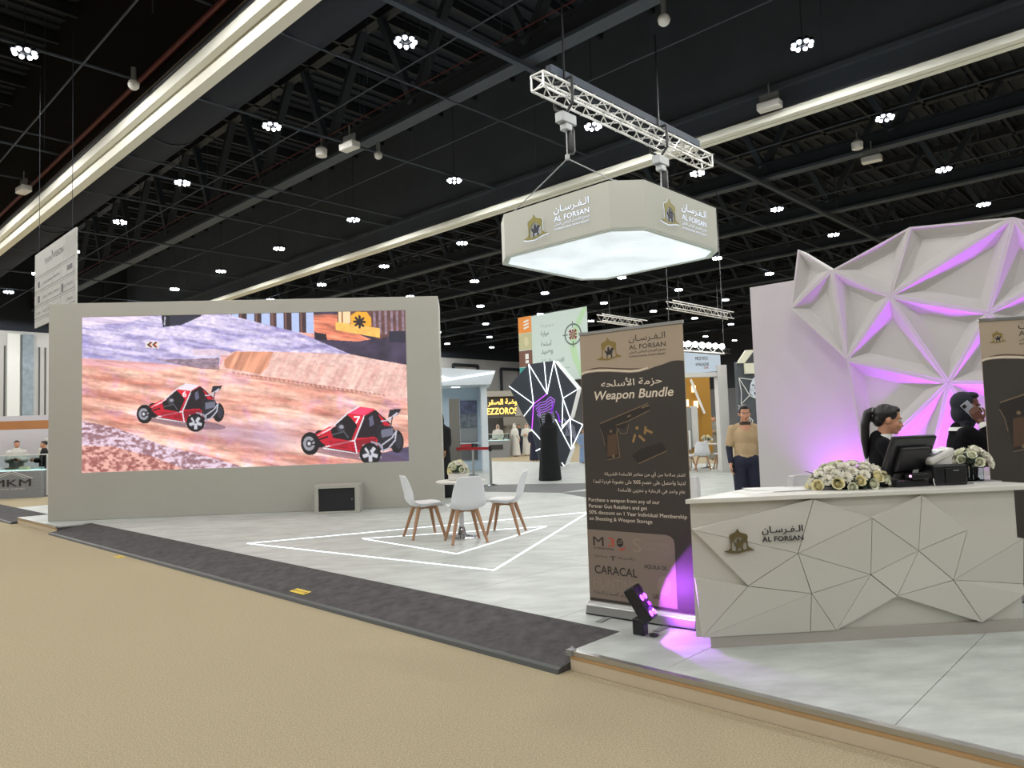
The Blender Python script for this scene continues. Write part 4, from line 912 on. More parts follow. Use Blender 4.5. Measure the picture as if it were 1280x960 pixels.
for i, (x, y, rz, dz, lab) in enumerate(((2.0, 4.83, .25, 0, 'white paper sheet nearest the left end of the counter top'), (2.2, 4.86, .1, .002, 'white folder lying left of the long flower arrangement'), (2.12, 4.97, -.05, .004, 'white brochure lying partly on the folder on the counter'))):
    p_ = thing('brochure', lab, 'paper', (x, y, TZ + dz)); MB().box((x, y, TZ + dz + .001), (.3, .21, .0018), rz=rz).build('sheet', M['paper'], p_)
    if i == 1: MB().box((x - .0, y - .1, TZ + dz + .0021), (.28, .012, .0012), rz=rz).build('dark_spine', M['ink'], p_)

# ================================================================ HANGING SIGN AND ITS RIG
hg = thing('hanging_sign', 'white eight-sided hanging sign with a glowing underside and gold emblems', 'sign', H(12.25, 8.83, 5))
OCT = [(10.48, 7.49), (10.92, 7.03), (13.53, 7.03), (14.0, 7.45), (14.02, 10.2), (13.6, 10.63), (10.93, 10.63), (10.49, 10.12)]
cu_, cv_ = 12.25, 8.83
INN = [(cu_ + (u - cu_) * .945, cv_ + (v - cv_) * .945) for u, v in OCT]
signm = mat('sign_fabric', (172, 173, 163), .7)
for (a, b) in zip(OCT, OCT[1:] + OCT[:1]):
    d = Vector((b[0] - a[0], b[1] - a[1])).normalized(); n = Vector((d.y, -d.x)) * -.03   # inward
    MB().prism([H(a[0], a[1], 5), H(b[0], b[1], 5), H(b[0] + n.x, b[1] + n.y, 5), H(a[0] + n.x, a[1] + n.y, 5)], (0, 0, .885)).build('side_panel', signm, hg)
MB().prism([H(u, v, 4.995) for u, v in OCT], (0, 0, .03), [[H(u, v, 4.995) for u, v in INN]]).build('bottom_rim', mat('sign_rim', (206, 214, 206), .5), hg)
lp = MB().prism([H(u, v, 5.012) for u, v in INN], (0, 0, .02)); lpm = mat('lit_diffuser', (240, 245, 250), .5, emis=((226, 238, 246), 1.0))
nt = lpm.node_tree; tcn = nt.nodes.new('ShaderNodeTexCoord'); nn = nt.nodes.new('ShaderNodeTexNoise'); nn.inputs['Scale'].default_value = .9; mr = nt.nodes.new('ShaderNodeMapRange')
mr.inputs['From Min'].default_value = .3; mr.inputs['From Max'].default_value = .7; mr.inputs['To Min'].default_value = .45; mr.inputs['To Max'].default_value = .76
nt.links.new(tcn.outputs['Object'], nn.inputs['Vector']); nt.links.new(nn.outputs['Fac'], mr.inputs['Value']); nt.links.new(mr.outputs[0], nt.nodes['Principled BSDF'].inputs['Emission Strength'])
lp.build('light_panel', lpm, hg)
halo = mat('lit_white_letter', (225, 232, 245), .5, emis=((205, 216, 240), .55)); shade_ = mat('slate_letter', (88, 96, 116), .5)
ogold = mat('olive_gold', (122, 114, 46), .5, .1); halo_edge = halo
def sign_face(fr, ex, ez, ew, tx, tz, tw):
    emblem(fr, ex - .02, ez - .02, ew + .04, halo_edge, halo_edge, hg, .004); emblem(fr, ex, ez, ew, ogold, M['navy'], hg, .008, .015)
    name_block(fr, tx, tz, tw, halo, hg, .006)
    q = [o for o in hg.children if o.name.startswith('lettering')][-4:-2]
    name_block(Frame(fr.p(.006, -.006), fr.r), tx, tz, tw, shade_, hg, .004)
sign_face(Frame(H(10.48, 10.12, 5), -A), .54, .19, .65, 1.34, .42, .84)
sign_face(Frame(H(10.92, 7.03, 5), B), .48, .21, .64, 1.25, .40, .92)
# silver box truss above
tz_, tv_ = 7.95, 8.62
tu = thing('rigging_truss', 'silver box truss hung above the white eight-sided sign', 'truss', H(13, tv_, tz_))
silver = mat('silver_tube', (214, 214, 210), .35, .35)
for dv in (-.145, .145):
    for dz in (-.145, .145): MB().tube(H(9.95, tv_ + dv, tz_ + dz), H(16.25, tv_ + dv, tz_ + dz), 0.024, n=8).build('chord', silver, tu)
NB = 21
for k in range(NB):
    u0 = 9.98 + k * .298; u1 = u0 + .298; f = 1 if k % 2 else -1
    for (a, b) in (((-.145, -.145 * f), (-.145, .145 * f)), ((.145, .145 * f), (.145, -.145 * f)), ((-.145 * f, .145), (.2 * f, .145)), ((.2 * f, -.145), (-.145 * f, -.145))):
        MB().tube(H(u0, tv_ + a[0], tz_ + a[1]), H(u1, tv_ + b[0], tz_ + b[1]), .012, n=5).build('lacing', silver, tu)
for u in (9.95, 16.25):
    q = MB()
    for (a, b) in (((-.145, -.145), (.145, -.145)), ((.145, -.145), (.145, .145)), ((.145, .145), (-.145, .145)), ((-.145, .145), (-.145, -.145))): q.tube(H(u, tv_ + a[0], tz_ + a[1]), H(u, tv_ + b[0], tz_ + b[1]), .02, n=6)
    q.build('end_frame', silver, tu)
MB().box(H(13.2, tv_ + .1, tz_ + .42), (5.6, .14, .16), (B, A, Z)).build('cable_tray', M['truss'], tu)
for i, (u, lab) in enumerate(((10.75, 'black chain hoist hanging from the left end of the silver truss'), (14.1, 'black chain hoist hanging from the right part of the silver truss'))):
    h_ = thing('chain_hoist', lab, 'hoist', H(u, tv_, tz_ - .55), group='chain hoists')
    MB().box(H(u, tv_, tz_ - .5), (.42, .2, .2), (B, A, Z)).box(H(u, tv_, tz_ - .66), (.2, .16, .14), (B, A, Z)).build('hoist_motor', M['dull'], h_, bevel=.02)
    MB().lathe(H(u + .12, tv_, tz_ - 1.15), [(.06, 0), (.09, .05), (.09, .45), (.07, .5)], 12).build('chain_bag', M['black'], h_, True)
    MB().path([H(u - .05, tv_ - .22, tz_ + .26), H(u - .05, tv_ + .22, tz_ + .26), H(u - .05, tv_ + .22, tz_ - .24), H(u, tv_, tz_ - .4), H(u - .05, tv_ - .22, tz_ - .24), H(u - .05, tv_ - .22, tz_ + .26)], .03, 6).build('sling', M['black'], tu)
    MB().tube(H(u, tv_, tz_ - .7), H(u, tv_, 6.75), .012, n=5).build('load_chain', M['dull'], h_)
    MB().tube(H(u, tv_, 6.75), H(u, tv_, 6.66), .045, n=8).build('hook', M['dull'], h_)
    q = MB()
    for uu, vv, ve in ((10.7 if i == 0 else 13.8, 7.5, 7.3), (10.7 if i == 0 else 13.8, 10.1, 10.33)): q.tube(H(u, tv_, 6.68), H(uu, vv, 5.93), .012, n=5); MB().box(H(uu, vv, 5.905), (.08, .08, .07), (B, A, Z)).build('lifting_eye', M['dull'], hg); MB().box(H(uu, (vv + ve) / 2, 5.86), (.06, abs(vv - ve) + .02, .05), (B, A, Z)).build('top_bar', M['dull'], hg)
    q.build('bridle', M['dull'], h_)
    MB().tube(H(u, tv_, tz_ + .25), H(u, tv_, 10.4), .02, n=5).build('strop', M['black'], tu)
for i, (u0, u1, v, z) in enumerate(((35.2, 40.0, 26.2, 8), (34.6, 41.6, 21, 8), (54, 63, 32.2, 8))):
    t = thing('rigging_truss', ('grey box truss far off behind the tan banner top', 'grey box truss far off left of the feature wall', 'faint grey truss far off above the white stall sign')[i], 'truss', H(u0, v, z))
    for dv in (-.2, .2):
        for dz in (-.2, .2): MB().tube(H(u0, v + dv, z + dz), H(u1, v + dv, z + dz), .035, n=6).build('chord', silver, t)
    q = MB(); n = int((u1 - u0) / .4)
    for k in range(n):
        for dv in (-.2, .2): f = .2 if k % 2 else -.2; q.tube(H(u0 + k * .4, v + dv, z - f), H(u0 + k * .4 + .4, v + dv, z + f), .015, n=4)
    tag(q.build('lacing', silver, t), kind='stuff')
    for u in (u0 + 1, u1 - 1.6): MB().tube(H(u, v, z + .2), H(u, v, 10.4), .02, n=5).build('strop', M['black'], t)

# ================================================================ HANGING BOARDS
bd = thing('hanging_board', 'grey hanging sponsor board of small logo boxes at upper left', 'sign', H(4.52, 18.2, 5))
fb_ = Frame(H(4.52, 19.75, 4.24), -A)
grey = mat('grey_board', (172, 172, 168), .7, noise=(2, .05)); gline = mat('board_rule', (92, 94, 96), .7)
MB().prism(fb_.pts([(0, 0), (3.15, 0), (3.15, 1.73), (0, 1.73)]), fb_.n * -.03).build('board', grey, bd)
q = MB()
for x0, x1, y in ((.02, 3.13, 1.16), (.02, 3.13, .83), (.02, 3.13, .5), (.02, 3.13, .2)): stroke(q, fb_, [(x0, y), (x1, y)], .014, .003); stroke(q, fb_, [(x0, y - .05), (x1, y - .05)], .008, .003)
for x in (.12, .68, 1.05, 1.5, 2.08, 2.5, 3.0):
    for y0, y1 in ((.83, 1.1), (.5, .77), (.2, .44)): stroke(q, fb_, [(x, y0), (x, y1)], .01, .003)
q.build('rule', gline, bd)
text('TEAM', fb_, .82, 1.37, .5, .11, M['ink'], bd, .003); text('VISION', fb_, 1.56, 1.38, .72, .13, M['ink'], bd, .003, off=.01)
q = MB(); stroke(q, fb_, [(1.38, 1.36), (1.46, 1.56), (1.52, 1.4)], .03, .003); stroke(q, fb_, [(1.4, 1.58), (1.5, 1.5)], .03, .003); q.build('bird_mark', M['ink'], bd)
for k, (x, y, w_, h_) in enumerate(((.28, .9, .16, .14), (2.55, .93, .36, .1), (.26, .55, .18, .16), (2.15, .52, .12, .18))):
    q = MB(); q.flat(fb_.pts([(x, y), (x + w_, y), (x + w_, y + h_), (x, y + h_)], .003)); q.build('logo_block', M['ink'], bd)
for s, x, y, w_ in (('ALPHA', .72, .93, .28), ('RANGE', 1.1, .93, .34), ('FALCON', 1.55, .94, .42), ('GEAR', .72, .6, .25), ('ARMS', 1.12, .6, .3), ('OPTICS', 1.58, .6, .4), ('SCOUT', 2.12, .6, .34), ('TACTIC', 2.55, .6, .4), ('HUNT', .72, .28, .28), ('FIELD', 1.1, .28, .34), ('TRAIL', 1.6, .28, .38), ('MKA', 2.58, .28, .36), ('CAMP', .2, .28, .3)):
    text(s, fb_, x, y, w_, .055, gline, bd, .003)
q = MB()
for k in range(9):
    x = 2.3 + k * .1; stroke(q, fb_, [(x, 1.2 + .03 * (k % 3)), (x + .05, 1.45), (x + .18, 1.66)], .008, .003)
q.build('contour_print', gline, bd)
for x in (.3, 2.85): MB().tube(fb_.p(x, 1.7, -.015), fb_.p(x, 6, -.015), .006, n=4).build('suspension_wire', M['trussd'], bd)

gb = thing('hanging_board', 'pale hanging board with a compass and coloured side squares beyond the black facets', 'sign', H(21.5, 18.3, 4))
fg = Frame(H(21.5, 20.13, 3.3), -A)
MB().prism(fg.pts([(0, 0), (3.52, 0), (3.52, 2.69), (0, 2.69)]), fg.n * -.03).build('board', mat('pale_green_board', (188, 202, 196), .7), gb)
for k, (c, y0) in enumerate((((216, 132, 44), 2.05), ((176, 172, 132), 1.37), ((104, 66, 50), .68), ((38, 140, 132), 0))):
    q = MB(); q.flat(fg.pts([(0, y0), (.72, y0), (.72, y0 + .66), (0, y0 + .66)], .003)); sqr = q.build('side_square', mat('side_square_%s' % 'orange sand brown teal'.split()[k], c, .6), gb)
    q = MB()
    if k == 0:
        for i in range(3): stroke(q, fg, [(.3, y0 + .18 + i * .13), (.58, y0 + .24 + i * .13)], .07, .005)
    elif k == 1: q.flat([fg.p(.42 + .12 * math.cos(a), y0 + .33 + .2 * math.sin(a), .005) for a in [j * PI / 7 for j in range(14)]])
    elif k == 2: q.flat(fg.pts([(.34, y0 + .14), (.52, y0 + .14), (.52, y0 + .26), (.34, y0 + .26)], .005)); q.flat(fg.pts([(.34, y0 + .3), (.52, y0 + .3), (.52, y0 + .52), (.34, y0 + .52)], .005))
    else: q.flat([fg.p(.45 + .15 * math.cos(a), y0 + .42 + .17 * math.sin(a), .005) for a in [j * PI / 7 for j in range(14)]])
    q.build('pictogram', mat('sand_mark', (196, 188, 150), .6) if k == 1 else M['white'], sqr)
q = MB(); rib = [(3.35, 2.69), (3.0, 2.2), (2.72, 1.7), (2.66, 1.3), (2.75, .8), (3.1, .1), (3.4, .1), (3.05, .8), (2.96, 1.3), (3.02, 1.65), (3.2, 2.05), (3.52, 2.6), (3.52, 2.69)]
q.flat(fg.pts(rib, .002)); q.build('green_ribbon', mat('pale_green_print', (172, 204, 164), .7), gb)
dk = mat('grey_green_print', (92, 104, 100), .7)
def ring(q, fr, cx, cy, r, wd, d): stroke(q, fr, [(cx + r * math.cos(k * PI / 12), cy + r * math.sin(k * PI / 12)) for k in range(25)], wd, d)
q = MB(); ring(q, fg, 2.83, 1.72, .39, .06, .005)
for k in range(4): a = k * PI / 2; stroke(q, fg, [(2.83 + .25 * math.cos(a), 1.72 + .25 * math.sin(a)), (2.83 + .5 * math.cos(a), 1.72 + .5 * math.sin(a))], .04, .005)
q.build('compass_ring', dk, gb)
q = MB()
for k in range(8): a = k * PI / 4; r = .24 if k % 2 else .19; q.flat(fg.pts([(2.83, 1.72), (2.83 + r * math.cos(a - .3), 1.72 + r * math.sin(a - .3)), (2.83 + r * math.cos(a + .3), 1.72 + r * math.sin(a + .3))], .005))
q.build('compass_rose', mat('dark_red_print', (122, 52, 52), .6), gb)
text('مجموعة', fg, 1.2, 2.12, .7, .2, mat('pale_grey_print', (150, 160, 158), .7), gb, .003)
for s, y, w_ in (('هواية', 1.78, .45), ('أسلحة', 1.42, .55), ('وصيد', 1.05, .6), ('القنص والرماية', .68, 1.15)): text(s, fg, 1.2, y, w_, .22, dk, gb, .003, off=.01)
text('ABU DHABI HUNTING EXHIBITION', fg, 1.2, .45, 1.4, .05, dk, gb, .003); text('FALCONRY', fg, 1.8, .33, .5, .06, dk, gb, .003, off=.011)

# ================================================================ BLACK FACETED PANEL WITH WHITE LIGHT LINES
YD = 26.0
dm = thing('faceted_panel', 'black many-sided standing panel crossed by white light lines', 'panel', (3.0, YD, 0))
DP = dict(a=(1.745, 3.044), b=(2.486, 3.814), c=(3.402, 3.907), d=(4.22, 2.855), e=(3.913, 1.81), f=(3.544, 1.385), g=(3.9, .703), h=(3.643, .103), i=(2.771, .28), j=(2.522, 1.477), k=(2.246, 1.951), l=(2.612, 2.376), m=(3.111, 2.724), n=(3.047, 3.875), o=(3.676, 2.548), p=(3.608, 1.528), s=(4.359, 1.579), r=(3.931, .749), t=(3.383, 1.798))
blk = mat('blue_black_panel', (38, 46, 56), .55)
wside = mat('white_panel_edge', (222, 226, 228), .5, emis=((220, 228, 235), .12))
D3 = lambda l, d=0.0: [Vector((DP[x][0], YD - d, DP[x][1])) for x in l]
m = MB(); m.prism(D3('abncdefghijk'), (.0, .12, 0)); m.build('panel_board', blk, dm)
MB().prism([v + Vector((0, .12, 0)) for v in D3('abcdefghijk')], (.26, .5, .06)).build('white_return', wside, dm)
m = MB(); m.prism(D3('esrf', .0), (0, .1, 0)); m.build('side_panel', blk, dm)
def dl(a, b, mt, wd=.022): MB().bar(D3(a, .03)[0], D3(b, .03)[0], wd, .05, up=Vector((0, 1, 0))).build('light_line', mt, dm)
for ab in ('bl bm nm cm co al lk om oe od ef ep'.split()):
    if ab == 'om': continue
    dl(ab[0], ab[1], M['ledw'])
dl('o', 'p', M['ledw']); dl('t', 'g', M['ledw']); dl('e', 'r', M['ledw'], .02); dl('s', 'r', M['ledw']); dl('m', 'l', M['ledp']); dl('l', 'j', M['ledp']); dl('s', 'e', M['ledw'])
for (x0, z0, x1, z1) in ((2.5, 1.47, 2.9, 1.0), (2.63, .70, 2.92, .82), (2.77, .28, 2.88, .55), (3.55, .25, 3.65, .1)): MB().bar((x0, YD - .03, z0), (x1, YD - .03, z1), .03, .03, up=Vector((0, 1, 0))).build('light_line', M['ledw'], dm)
sw1 = mat('lilac_print', (150, 112, 190), .6, emis=((170, 60, 240), .35)); sw2 = mat('pale_print_lines', (150, 152, 170), .6)
q1 = MB(); q2 = MB(); fd = Frame((0, YD - .012, 0), (1, 0, 0))
for k in range(9):
    a0 = .2 * k; stroke(q1 if k < 5 else q2, fd, [(2.66 + .03 * k, 2.28 - .1 * k), (2.85, 2.42 - .09 * k), (3.05, 2.45 - .08 * k - .04 * math.sin(a0)), (3.22 + .02 * k, 2.62 - .1 * k), (3.38 - .03 * k, 2.5 - .12 * k), (3.3 - .06 * k, 2.2 - .1 * k)], .035, .0)
for k in range(6): stroke(q2, fd, [(2.72 + .05 * k, 2.0 - .1 * k), (2.9 + .05 * k, 1.75 - .12 * k), (2.8 + .06 * k, 1.5 - .02 * k)], .03, .0)
for k in range(5): stroke(q1, fd, [(3.4 + .03 * k, 2.1 - .05 * k), (3.5, 1.95 - .05 * k), (3.52 + .02 * k, 1.7)], .03, 0)
q1.build('lilac_swirl', sw1, dm); q2.build('pale_swirl', sw2, dm)
q = MB()
for k in range(8): stroke(q, fd, [(3.62 + .06 * k, 1.9 - .05 * k), (3.8 + .05 * k, 1.6 - .1 * k), (3.72 + .04 * k, 1.2)], .02, .0)
q.build('pale_sketch', sw2, dm)

# ================================================================ BELT POSTS
def post(p, label, belt_to=None):
    t = thing('belt_post', label, 'barrier post', p, group='belt barrier posts')
    MB().lathe(p, [(.17, 0), (.17, .015), (.12, .03), (.03, .045)], 24).build('post_base', M['steel'], t, True)
    MB().tube(p + Z * .03, p + Z * .92, .032, n=14).build('post_tube', M['dull'], t, True); MB().tube(p + Z * .86, p + Z * .99, .04, n=14).build('belt_head', M['black'], t, True)
    if belt_to: MB().bar(p + Z * .93, belt_to + Z * .93, .008, .07).build('belt', mat('red_belt', (168, 26, 34), .7), t)
pA = Vector((.708, 18.35, PZ)); pB = Vector((.338, 22.57, PZ))
post(pA, 'chrome belt post with a red belt right of the video wall', Vector((-.16, 19.0, PZ))); post(pB, 'farther chrome belt post in front of the picture panels', Vector((-.2, 22.2, PZ)))

# ================================================================ WHITE STALL BEHIND THE VIDEO WALL
bw = mat('stall_white', (206, 214, 220), .55)
wb = thing('white_stall', 'white stall with a slanted roof fascia and picture panels, right of the video wall', 'stall', (.2, 25, PZ))
MB().box((-.35, 25.6, 1.55), (2.4, .12, 2.9)).build('rear_wall', mat('stall_blue_white', (186, 204, 220), .6), wb)
MB().box((.78, 24.75, 1.55), (.2, 1.6, 2.88)).build('side_column', bw, wb, bevel=.01)
MB().prism([(-1.2, 23.6, 2.98), (1.0, 23.6, 2.99), (1.17, 23.6, 3.42), (-1.2, 23.6, 3.62)], (0, 2.1, 0)).build('roof_fascia', bw, wb)
MB().bar((-1.0, 23.58, 3.09), (1.12, 23.58, 3.36), .05, .04, up=Vector((0, 1, 0))).build('light_line', M['ledw'], wb); MB().bar((-.7, 23.58, 3.3), (-.32, 23.58, 3.19), .05, .04, up=Vector((0, 1, 0))).build('light_line', M['ledw'], wb)
MB().lathe((-.15, 24.6, 2.965), [(.16, 0), (.15, .015)], 20).build('downlight', M['ledw'], wb)
MB().box((-.17, 19.0, 1.2), (.27, .05, 2.3), rz=R(8)).build('grey_door_panel', mat('grey_panel', (124, 122, 116), .6), thing('grey_partition', 'narrow grey partition panel beside the right end of the video wall', 'panel', (-.17, 19.0, PZ)))
pcm = [mat('navy_picture', (58, 64, 96), .5, noise=(5, .5, (110, 116, 150))), mat('slate_picture', (74, 88, 98), .5, noise=(6, .5, (130, 140, 150))), mat('grey_sheet', (132, 136, 138), .6)]
for x0, x1, z0, z1, mm in ((-.02, .57, 2.07, 2.53, pcm[0]), (-.03, .26, 1.6, 2.04, pcm[1]), (.30, .56, 1.6, 2.04, pcm[1]), (-.03, .56, 1.09, 1.58, pcm[2]), (-.04, .55, .46, 1.04, mat('dark_grey_board', (96, 98, 98), .6))):
    MB().box(((x0 + x1) / 2, 25.5, (z0 + z1) / 2 + .02), (x1 - x0, .04, z1 - z0)).build('picture_panel', mm, wb)
MB().box((.26, 25.3, 1.07), (.66, .3, .04)).build('shelf', bw, wb)

# ================================================================ GOLD-LIT STALL FAR BACK
gs = thing('jewellery_stall', 'far grey stall with two lines of glowing golden letters', 'stall', (2.0, 41, 0))
gw = mat('stall_grey', (150, 146, 138), .7); gd = mat('stall_dark', (70, 68, 66), .7)
MB().box((2.4, 40.4, 2.75), (3.4, .3, 1.15)).build('sign_band', gd, gs); MB().box((2.4, 40.2, 3.45), (3.6, .6, .3)).build('roof_edge', gw, gs)
MB().prism([(3.0, 40.2, 2.2), (4.6, 40.2, 2.2), (3.9, 40.2, 3.3), (3.2, 40.2, 3.3)], (0, .2, 0)).build('slanted_end', gw, gs)
MB().box((2.2, 43.4, 1.3), (4.4, .2, 2.6)).build('rear_wall', gw, gs); MB().box((1.7, 43.2, 1.35), (1.6, .12, 1.7)).build('dark_screen', gd, gs)
MB().box((3.0, 42.9, 2.0), (1.0, .1, .6)).build('shelf_board', gw, gs)
glow = mat('golden_letter', (255, 214, 110), .4, emis=((255, 200, 92), 2.2)); fgs = Frame((0, 40.22, 0), (1, 0, 0))
text('روضة الصقر', fgs, 1.5, 2.76, 1.75, .42, glow, gs, .01, off=.011); text('EZZOROSS', fgs, 1.45, 2.32, 1.85, .36, glow, gs, .01, off=.011)
def show_case(name, label, c, size, base, rz=0.0, trim=None):
    t = thing(name, label, 'display case', (c[0], c[1], 0), rz); w_, d_, h_ = size; bh = h_ * base
    MB().box((0, 0, bh / 2), (w_, d_, bh)).build('case_base', mat('grey_brushed_panel', (128, 130, 132), .55, noise=(8, .1), stretch=(.3, 1, 6)), t, local=True)
    MB().box((0, 0, bh + .012), (w_, d_, .024)).build('lit_floor', mat('lit_case_floor', (226, 244, 244), .5, emis=((190, 240, 240), .55)), t, local=True)
    for sx, sy, a, b in ((0, -1, w_, .01), (0, 1, w_, .01), (-1, 0, .01, d_), (1, 0, .01, d_)):
        MB().box((sx * (w_ / 2 - .006), sy * (d_ / 2 - .006), (bh + .024 + h_) / 2), (a, b, h_ - bh - .024)).build('case_glass', M['glass'], t, local=True)
    q = MB()
    for sy in (-1, 1): q.box((0, sy * (d_ / 2 - .012), h_), (w_, .024, .024))
    for sx in (-1, 1): q.box((sx * (w_ / 2 - .012), 0, h_), (.024, d_, .024))
    q.build('top_frame', M['white'], t, local=True)
    for k in range(5): MB().box((-w_ * .38 + k * w_ * .19, -.02, bh + .07), (w_ * .11, .16, .05 + .04 * (k % 2))).build('exhibit', (M['gold'], M['paper'], M['dgold'], M['petaly'], M['paper'])[k], t, bevel=.01, local=True)
    return t
sc2 = show_case('display_case', 'grey glass-topped display case beside the men in white robes', (1.85, 39.3), (1.4, .7, 1.25), .72)
MB().box((1.85, 38.935, .55), (.7, .02, .26)).build('nameplate', M['ink'], sc2)

# ================================================================ DISPLAY STAND AT FAR LEFT
sc1 = show_case('display_case', 'long lit glass display case at the left edge of the picture', (-13.15, 22.35), (2.1, .7, 1.23), .63)
f1 = Frame((-14.2, 21.995, 0), (1, 0, 0))
text('MKM', f1, .75, .34, 1.05, .2, M['ink'], sc1, .004); text('MKM', f1, .765, .34, 1.05, .2, M['ink'], sc1, .0045); text('MILITARY & SPORT', f1, .85, .25, .8, .04, M['white'], sc1, .004)
q = MB(); stroke(q, f1, [(.72, .6), (1.28, .78), (1.86, .56)], .02, .004); stroke(q, f1, [(.9, .6), (1.28, .72), (1.66, .58)], .014, .004); q.build('roof_mark', M['white'], sc1)
for x, z0, z1 in ((-12.04, .1, 1.2),): MB().box((x, 22.2, .65), (.05, .05, 1.2)).build('corner_profile', M['white'], sc1)
bs = thing('stall_gantry', 'brown beam on two pale posts behind the left display case', 'stall', (-13, 24, 0))
MB().box((-13.4, 23.4, 2.13), (4.2, .2, .26), rz=R(3)).build('brown_beam', mat('brown_board', (176, 118, 70), .6, noise=(2, .08)), bs)
bs2 = thing('stall_back_wall', 'pale back wall with a navy marked panel behind the left display case', 'wall', (-13.5, 25.6, 0))
MB().box((-13.6, 25.6, 1.25), (4.4, .12, 2.5)).build('rear_wall', mat('stall_lilac_white', (198, 196, 204), .6), bs2)
bp = MB().box((-13.25, 25.5, 1.52), (.85, .06, .95)).build('navy_panel', mat('navy_panel', (32, 48, 84), .6), bs2)
fk = Frame((-13.62, 25.465, 1.2), (1, 0, 0)); q = MB()
for l in ([(.1, .1), (.1, .62)], [(.66, .1), (.66, .62)], [(.38, .1), (.38, .38)], [(.38, .36), (.2, .6)], [(.38, .36), (.56, .6)]): stroke(q, fk, l, .06, .002)
q.build('tribal_mark', M['white'], bp)
MB().box((-12.55, 25.2, 1.4), (.3, .2, 2.0)).build('dark_cabinet', mat('dark_teal_cabinet', (48, 58, 62), .6), bs2)
for x in (-14.6, -12.0): MB().box((x, 23.5, 1.05), (.1, .1, 2.1)).build('stall_post', mat('stall_post_white', (200, 198, 196), .6), bs)
MB().lathe((-13.75, 22.35, 1.26), [(.05, 0), (.07, .03), (.03, .1), (.045, .2), (.05, .22)], 12).build('trophy', M['petaly'], thing('small_lamp', 'small yellow lamp standing on the left display case', 'lamp', (-13.75, 22.35, 1.25)), True)

# ================================================================ STALLS AT RIGHT BACK
ws = thing('magazine_stall', 'white stall front with black block lettering, right of the tan banner', 'stall', (6.9, 20, PZ))
MB().prism([(5.6, 19.98, 2.86), (7.34, 19.98, 2.95), (7.34, 19.98, 3.40), (5.6, 19.98, 3.58)], (0, .35, 0)).build('fascia', mat('cool_white_fascia', (206, 220, 236), .5), ws)
MB().box((6.4, 20.1, 2.86), (1.62, .3, .12), rz=0).build('fascia_trim', M['white'], ws)
MB().box((7.36, 20.1, 1.62), (.28, .3, 3.0)).build('white_pillar', M['white'], ws, bevel=.008)
f2 = Frame((5.6, 19.975, 0), (1, 0, 0))
text('MICE MIXX', f2, 1.02, 3.27, .36, .1, M['ink'], ws, .004); text('& MAGAZINE', f2, 1.02, 3.11, .38, .085, M['ink'], ws, .004); text('LIVE', f2, 1.26, 3.03, .12, .05, REDP, ws, .004, off=.011)
ws = thing('ochre_back_wall', 'far ochre wall with glowing niches and a brown curtain behind the cafe chairs', 'wall', (6.8, 22.6, PZ))
MB().box((6.8, 22.9, 1.9), (2.4, .12, 2.7)).build('rear_wall', mat('ochre_wall', (176, 128, 44), .6), ws)
MB().box((6.25, 22.8, 2.3), (.75, .05, 1.1)).build('brown_curtain', mat('brown_curtain', (112, 94, 88), .8), ws); MB().box((6.72, 22.78, 2.3), (.32, .05, 1.1)).build('tan_panel', mat('tan_panel', (214, 168, 124), .6), ws)
for x, z in ((7.05, 2.6), (7.45, 2.6), (7.2, 2.15), (7.5, 2.1)): MB().box((x, 22.8, z), (.13, .04, .22)).build('lit_niche', mat('lit_niche', (255, 240, 200), .5, emis=((255, 232, 180), 1.3)), ws)
MB().bar((7.35, 22.75, 2.9), (7.75, 22.75, 1.8), .07, .05, up=Vector((0, 1, 0))).build('slanted_batten', M['paper'], ws)
MB().box((6.75, 22.74, 1.35), (1.1, .1, 1.3)).build('grey_partition', mat('grey_green_panel', (150, 156, 152), .7), ws); MB().box((7.4, 22.74, 1.4), (.22, .1, 1.3)).build('white_partition', M['white'], ws)
rk = thing('clothes_rack', 'far rail of hanging coats and bags behind the white cafe chairs', 'rack', (6.75, 22.35, PZ))
for x in (6.5, 7.12): MB().tube((x, 22.35, PZ), (x, 22.35, 1.35), .02, n=6).build('upright', M['dull'], rk)
MB().tube((6.45, 22.35, 1.33), (7.18, 22.35, 1.33), .02, n=6).build('rail', M['dull'], rk)
for k in range(6): MB().box((6.56 + k * .1, 22.35, .98), (.06, .3, .6)).build('garment', (M['navycl'], M['paper'], M['thobe'], M['navycl'], M['trussd'], M['paper'])[k], rk, bevel=.02)
lt = thing('light_truss', 'short truss of bright white spotlights above the white stall front', 'truss', H(30, 14, 5))
pL0, pL1 = Vector((7.55, 25.5, 4.45)), Vector((9.9, 26.5, 4.35)); dv_ = pL1 - pL0
for dz in (0, -.3): MB().tube(pL0 + Z * dz, pL1 + Z * dz, .03, n=6).build('chord', silver, lt)
for k in range(9):
    MB().tube(pL0 + dv_ * (k / 9) - Z * (.3 if k % 2 else 0), pL0 + dv_ * ((k + 1) / 9) - Z * (0 if k % 2 else .3), .015, n=5).build('lacing', silver, lt)
for k in range(8): MB().sphere(pL0 + dv_ * ((k + .5) / 8) + Vector((0, -.12, -.05)), .11, 8).build('lamp', M['bulb'], lt, True)
for pz in (pL0, pL1): MB().tube(pz, Vector((pz.x, pz.y, 10.3)), .015, n=4).build('strop', M['black'], lt)
dp = thing('dark_panel_wall', 'dark slate panel wall with a pale animal face behind the man in khaki', 'wall', (7.6, 19, PZ))
MB().box((8.05, 19.1, 1.62), (1.25, .2, 3.0)).build('slate_board', mat('slate_panel', (74, 80, 84), .6, noise=(3, .12)), dp)
MB().prism([(7.42, 18.95, 3.07), (7.62, 18.95, 3.07), (7.92, 18.95, 3.42), (7.68, 18.95, 3.42)], (0, .1, 0)).build('cream_flap', mat('cream_flap', (228, 226, 204), .5), dp)
